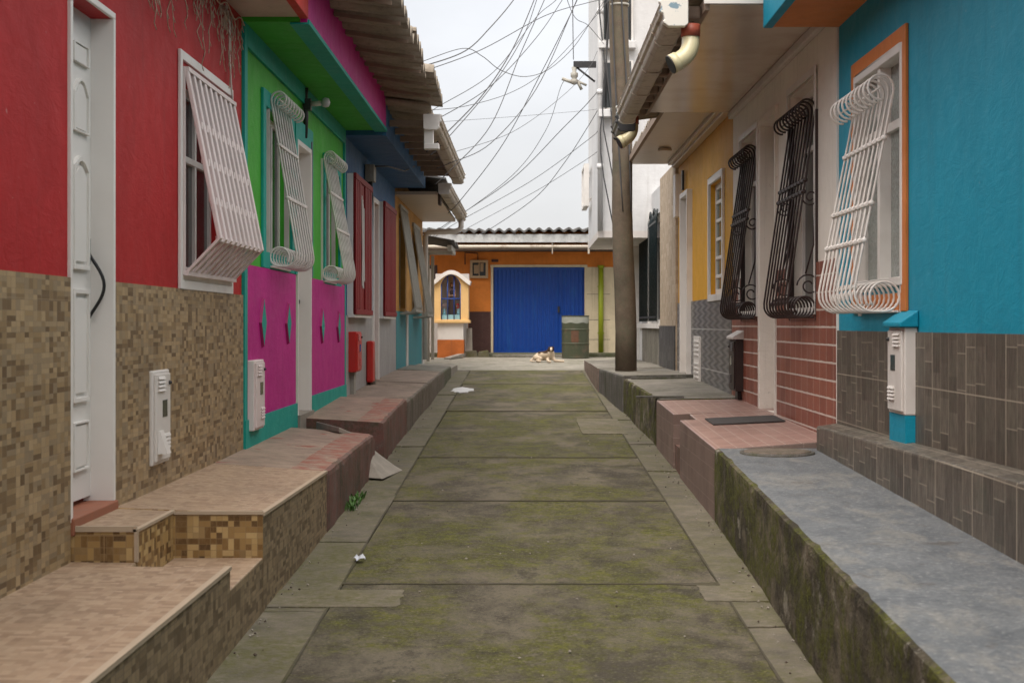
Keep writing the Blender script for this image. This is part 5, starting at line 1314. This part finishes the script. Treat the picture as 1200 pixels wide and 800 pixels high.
for i in range(n):
    a = 2 * math.pi * i / n; k_ = rnd.uniform(.75, 1.1); ring.append(Vector((c.x + .17 * k_ * math.cos(a), c.y + .6 * k_ * math.sin(a), 0)))
for i in range(n):
    q, r_ = ring[i], ring[(i + 1) % n]; m.face([Vector((c.x, c.y, road_z(c.y) + .03)), Vector((q.x, q.y, road_z(q.y) + .009)), Vector((r_.x, r_.y, road_z(r_.y) + .009))])
    m.face([Vector((q.x, q.y, road_z(q.y) + .009)), Vector((r_.x, r_.y, road_z(r_.y) + .009)), Vector((r_.x, r_.y, road_z(r_.y) - .02)), Vector((q.x, q.y, road_z(q.y) - .02))])
tag(m.build('white_spill', M['white_spill'], loc=(c.x, c.y, road_z(c.y))), 'white powdery spill on the road beside the far left pavement', 'spill')
m = MB(); zm = lambda x, y, h: .69 + (y - 10.265) * .0191 + ((.755 + (y - 10.265) * .0085) - (.69 + (y - 10.265) * .0191)) * (x - 1.225) / .895 + h
m.hexa([(x, y, zm(x, y, h)) for h in (.001, .011) for x, y in ((1.42, 12.0), (1.97, 12.0), (1.97, 12.58), (1.42, 12.58))])
tag(m.build('doormat', M['mat_dark'], loc=(1.7, 12.4, .78), bevel=.003), 'dark grey doormat on the pink tiled pavement outside the white door', 'doormat')
zc = zk(9.95) + .004
t = thing('manhole_cover', 'round worn inspection cover at the end of the blue grey pavement', 'manhole cover', (1.58, 9.95, zc))
m = MB(); m.lathe([(.21, -.02), (.21, .012), (.2, .016), (.19, .012), (0, .012)], (1.58, 9.95, zc), 32); m.build('lid', M['cover'], t)
m = MB(); m.lathe([(.235, -.02), (.235, .008), (.215, .008), (.215, -.02)], (1.58, 9.95, zc), 32); m.build('rim', M['greykerb'], t)

# crumbs of cement, pebbles and dead leaf along the kerb feet
rnd = random.Random(31); m = MB()
for i in range(330):
    sd_ = rnd.random(); y = 4.5 + 16 * rnd.random() ** 1.4
    if sd_ < .42: x = -1.22 + abs(rnd.gauss(0, .06))
    elif sd_ < .8: x = (xk(y) - .012 if y < 10.3 else 1.2) - abs(rnd.gauss(0, .06))
    else: x = rnd.uniform(-.9, .95)
    r_ = rnd.uniform(.003, .009) * (1.3 if rnd.random() < .1 else 1); c = Vector((x, y, road_z(y) + .008 + r_ * .3)); mi = 0 if rnd.random() < .7 else 1
    d = [Vector((rnd.uniform(.6, 1.2) * r_, 0, 0)), Vector((0, rnd.uniform(.6, 1.3) * r_, 0)), Vector((-rnd.uniform(.6, 1.2) * r_, 0, 0)), Vector((0, -rnd.uniform(.6, 1.2) * r_, 0))]
    t_, b_ = c + Vector((rnd.uniform(-.3, .3) * r_, 0, r_ * .7)), c - Vector((0, 0, r_ * .7))
    for j in range(4): m.face([c + d[j], c + d[(j + 1) % 4], t_], mi); m.face([c + d[(j + 1) % 4], c + d[j], b_], mi)
db = m.build('debris', [M['slab'], M['wooddark']]); db['label'] = 'scattered pebbles and crumbs of cement along the kerb feet'; db['category'] = 'debris'; struct(db, 'stuff')

# ------------------------------------------------------------------ overhead cables
def cable(pts_, ya, yb, r, label, group='overhead cables against the sky'):
    us = [p[0] for p in pts_]; P = []
    for (u, v) in pts_:
        y = ya + (yb - ya) * (u - us[0]) / (us[-1] - us[0] or 1); P.append(pt(u, v, y))
    full = []
    Q = [P[0] * 2 - P[1]] + P + [P[-1] * 2 - P[-2]]
    for i in range(1, len(Q) - 2):
        for k_ in range(8):
            t_ = k_ / 8; a, b, c, d = Q[i - 1], Q[i], Q[i + 1], Q[i + 2]
            full.append(.5 * ((2 * b) + (c - a) * t_ + (2 * a - 5 * b + 4 * c - d) * t_ ** 2 + (3 * b - a - 3 * c + d) * t_ ** 3))
    full.append(P[-1])
    mb = MB(); mb.tube(full, r * .6, 6); tag(mb.build('cable', M['cable'], loc=P[0]), label, 'cable', group)
CB = [
 ([(470, 84), (495, 78), (545, 60), (575, 32), (602, 0), (625, -35)], 15.8, 20, .011, 'thick black cable rising from the corrugated eave, topmost at the left roof'),
 ([(470, 80), (490, 74), (542, 57), (565, 66), (586, 82), (614, 90), (642, 82), (670, 58), (689, 31), (712, -5)], 16, 21, .007, 'slack wavy cable that dips low in the sky and climbs to the pole'),
 ([(470, 90), (498, 83), (565, 58), (638, 19), (687, 4), (725, -4)], 16, 21, .008, 'long shallow cable crossing the sky to the top of the utility pole'),
 ([(500, 130), (508, 129), (548, 124), (600, 108), (640, 82), (689, 30), (715, -2)], 17, 21, .006, 'thin cable curving from the white gutter end up to the pole'),
 ([(497, 146), (512, 140), (575, 101), (628, 45), (659, 0), (680, -35)], 17, 21, .008, 'single black cable leaving just above the left gutter end'),
 ([(500, 178), (518, 161), (565, 112), (600, 59), (626, 0), (640, -40)], 17.5, 21, .012, 'thickest black cable falling steeply to the left gutter, front of its pair'),
 ([(504, 182), (520, 167), (575, 103), (612, 45), (629, 0), (640, -34)], 18, 21, .009, 'thinner cable of the steep pair falling to the left gutter'),
 ([(510, 216), (526, 201), (575, 147), (610, 63), (638, 0), (655, -42)], 19, 21, .009, 'cable dropping steeply to the middle of the left gutter'),
 ([(512, 197), (528, 191), (575, 168), (628, 105), (670, 14), (685, -24)], 20, 22, .009, 'sagging cable ending beside the middle joint of the left gutter'),
 ([(500, 134), (512, 126), (579, 84), (628, 21), (652, 0), (690, -38)], 17, 21, .007, 'thin cable running straight from the gutter end to the top of the pole'),
 ([(525, 250), (541, 233), (590, 168), (635, 84), (670, 14), (685, -20)], 24, 22, .009, 'steep cable ending at the far left gutter corner'),
 ([(500, 279), (528, 259), (600, 210), (660, 150), (684, 126), (700, 108)], 30, 25.4, .010, 'dark cable rising from the far corner roof to the white building'),
 ([(500, 285), (530, 264), (621, 213), (689, 164), (702, 152)], 30.5, 25.6, .008, 'cable crossing low to the white building, above the two lowest'),
 ([(560, 275), (575, 268), (628, 231), (662, 190), (688, 150), (700, 130)], 33, 25.6, .010, 'cable curving up from the orange house roof to the white building'),
 ([(500, 283), (526, 262), (600, 206), (640, 152), (659, 98), (672, 95)], 31, 25.7, .008, 'cable hanging from the bracket insulator to the far left roof'),
 ([(535, 275), (554, 264), (628, 224), (684, 189), (700, 178)], 33, 25.8, .007, 'lowest cable joining the orange house roof to the white building'),
 ([(500, 145), (516, 143), (600, 137), (684, 130), (700, 128)], 18, 25.5, .0045, 'faint nearly level wire across the middle of the sky'),
 ([(672, 70), (671.5, 40), (671, 0), (670, -40)], 25.7, 25.7, .013, 'dark cable hanging straight down into the bracket insulator'),
 ([(655, -30), (672, 18), (689, 30), (708, 52)], 22, 25.3, .008, 'short drooping cable reaching the upper window of the white building'),
 ([(505, 189), (520, 182), (600, 155), (660, 112), (690, 80), (700, 60)], 20, 25.5, .006, 'thin grey wire from the gutter rising to the white building below the bracket'),
]
for a in CB: cable(*a)

# ------------------------------------------------------------------ sky, light, camera
w = bpy.data.worlds.new('World'); C.world = w; w.use_nodes = True; nt = w.node_tree; nt.nodes.clear()
out = nt.nodes.new('ShaderNodeOutputWorld'); add = nt.nodes.new('ShaderNodeAddShader'); b1 = nt.nodes.new('ShaderNodeBackground'); b2 = nt.nodes.new('ShaderNodeBackground')
SUN_EL, SUN_AZ = 62, 200
sky = nt.nodes.new('ShaderNodeTexSky'); sky.sky_type = 'NISHITA'; sky.sun_disc = False; sky.sun_elevation = R(SUN_EL); sky.sun_rotation = R(SUN_AZ); sky.air_density = .6; sky.dust_density = 9
nt.links.new(sky.outputs[0], b1.inputs[0]); b1.inputs[1].default_value = .05
tc = nt.nodes.new('ShaderNodeTexCoord'); sp = nt.nodes.new('ShaderNodeSeparateXYZ'); nt.links.new(tc.outputs['Generated'], sp.inputs[0])
rm = nt.nodes.new('ShaderNodeValToRGB'); nt.links.new(sp.outputs[2], rm.inputs[0]); r_ = rm.color_ramp
r_.elements[0].position = 0; r_.elements[0].color = (.47, .472, .472, 1); r_.elements[1].position = 1; r_.elements[1].color = (1.74, 1.68, 1.60, 1)
e_ = r_.elements.new(.26); e_.color = (.52, .523, .525, 1)
nz = nt.nodes.new('ShaderNodeTexNoise'); mp = nt.nodes.new('ShaderNodeMapping'); nt.links.new(tc.outputs['Generated'], mp.inputs[0]); mp.inputs['Scale'].default_value = (2, 2, 4)
nt.links.new(mp.outputs[0], nz.inputs['Vector']); nz.inputs['Scale'].default_value = 2.2; nz.inputs['Detail'].default_value = 6
mr = nt.nodes.new('ShaderNodeMapRange'); nt.links.new(nz.outputs[0], mr.inputs[0]); mr.inputs[1].default_value = .3; mr.inputs[2].default_value = .7; mr.inputs[3].default_value = .86; mr.inputs[4].default_value = 1.1
mx = nt.nodes.new('ShaderNodeMix'); mx.data_type = 'RGBA'; mx.blend_type = 'MULTIPLY'; mx.inputs[0].default_value = 1
nt.links.new(rm.outputs[0], mx.inputs[6]); nt.links.new(mr.outputs[0], mx.inputs[7])
nt.links.new(mx.outputs[2], b2.inputs[0]); b2.inputs[1].default_value = 1.0
nt.links.new(b1.outputs[0], add.inputs[0]); nt.links.new(b2.outputs[0], add.inputs[1]); nt.links.new(add.outputs[0], out.inputs[0])
sd = bpy.data.lights.new('sun', 'SUN'); sd.energy = 1.2; sd.angle = R(40); sd.color = (1, .95, .88)
so = bpy.data.objects.new('sun', sd); COL.objects.link(so)
# sun_rotation runs clockwise from +Y
dr = Vector((math.sin(R(SUN_AZ)) * math.cos(R(SUN_EL)), math.cos(R(SUN_AZ)) * math.cos(R(SUN_EL)), math.sin(R(SUN_EL))))
so.rotation_euler = dr.to_track_quat('Z', 'Y').to_euler(); so.location = dr * 30
cd = bpy.data.cameras.new('camera'); co = bpy.data.objects.new('camera', cd); COL.objects.link(co)
cd.sensor_width = 36; cd.sensor_fit = 'HORIZONTAL'; cd.lens = F / 1200 * 36; cd.shift_x = -17 / 1200; cd.shift_y = -20 / 1200; cd.clip_start = .05; cd.clip_end = 2000
co.location = (0, 0, CAM); co.rotation_euler = (R(90), 0, 0); C.camera = co
cd.dof.use_dof = True; cd.dof.focus_distance = 13.0; cd.dof.aperture_fstop = 6.3
C.cycles.diffuse_bounces = 8; C.cycles.max_bounces = 14
C.view_settings.view_transform = 'Standard'; C.view_settings.look = 'None'; C.view_settings.exposure = .72; C.view_settings.gamma = 1; C.view_settings.use_curve_mapping = False
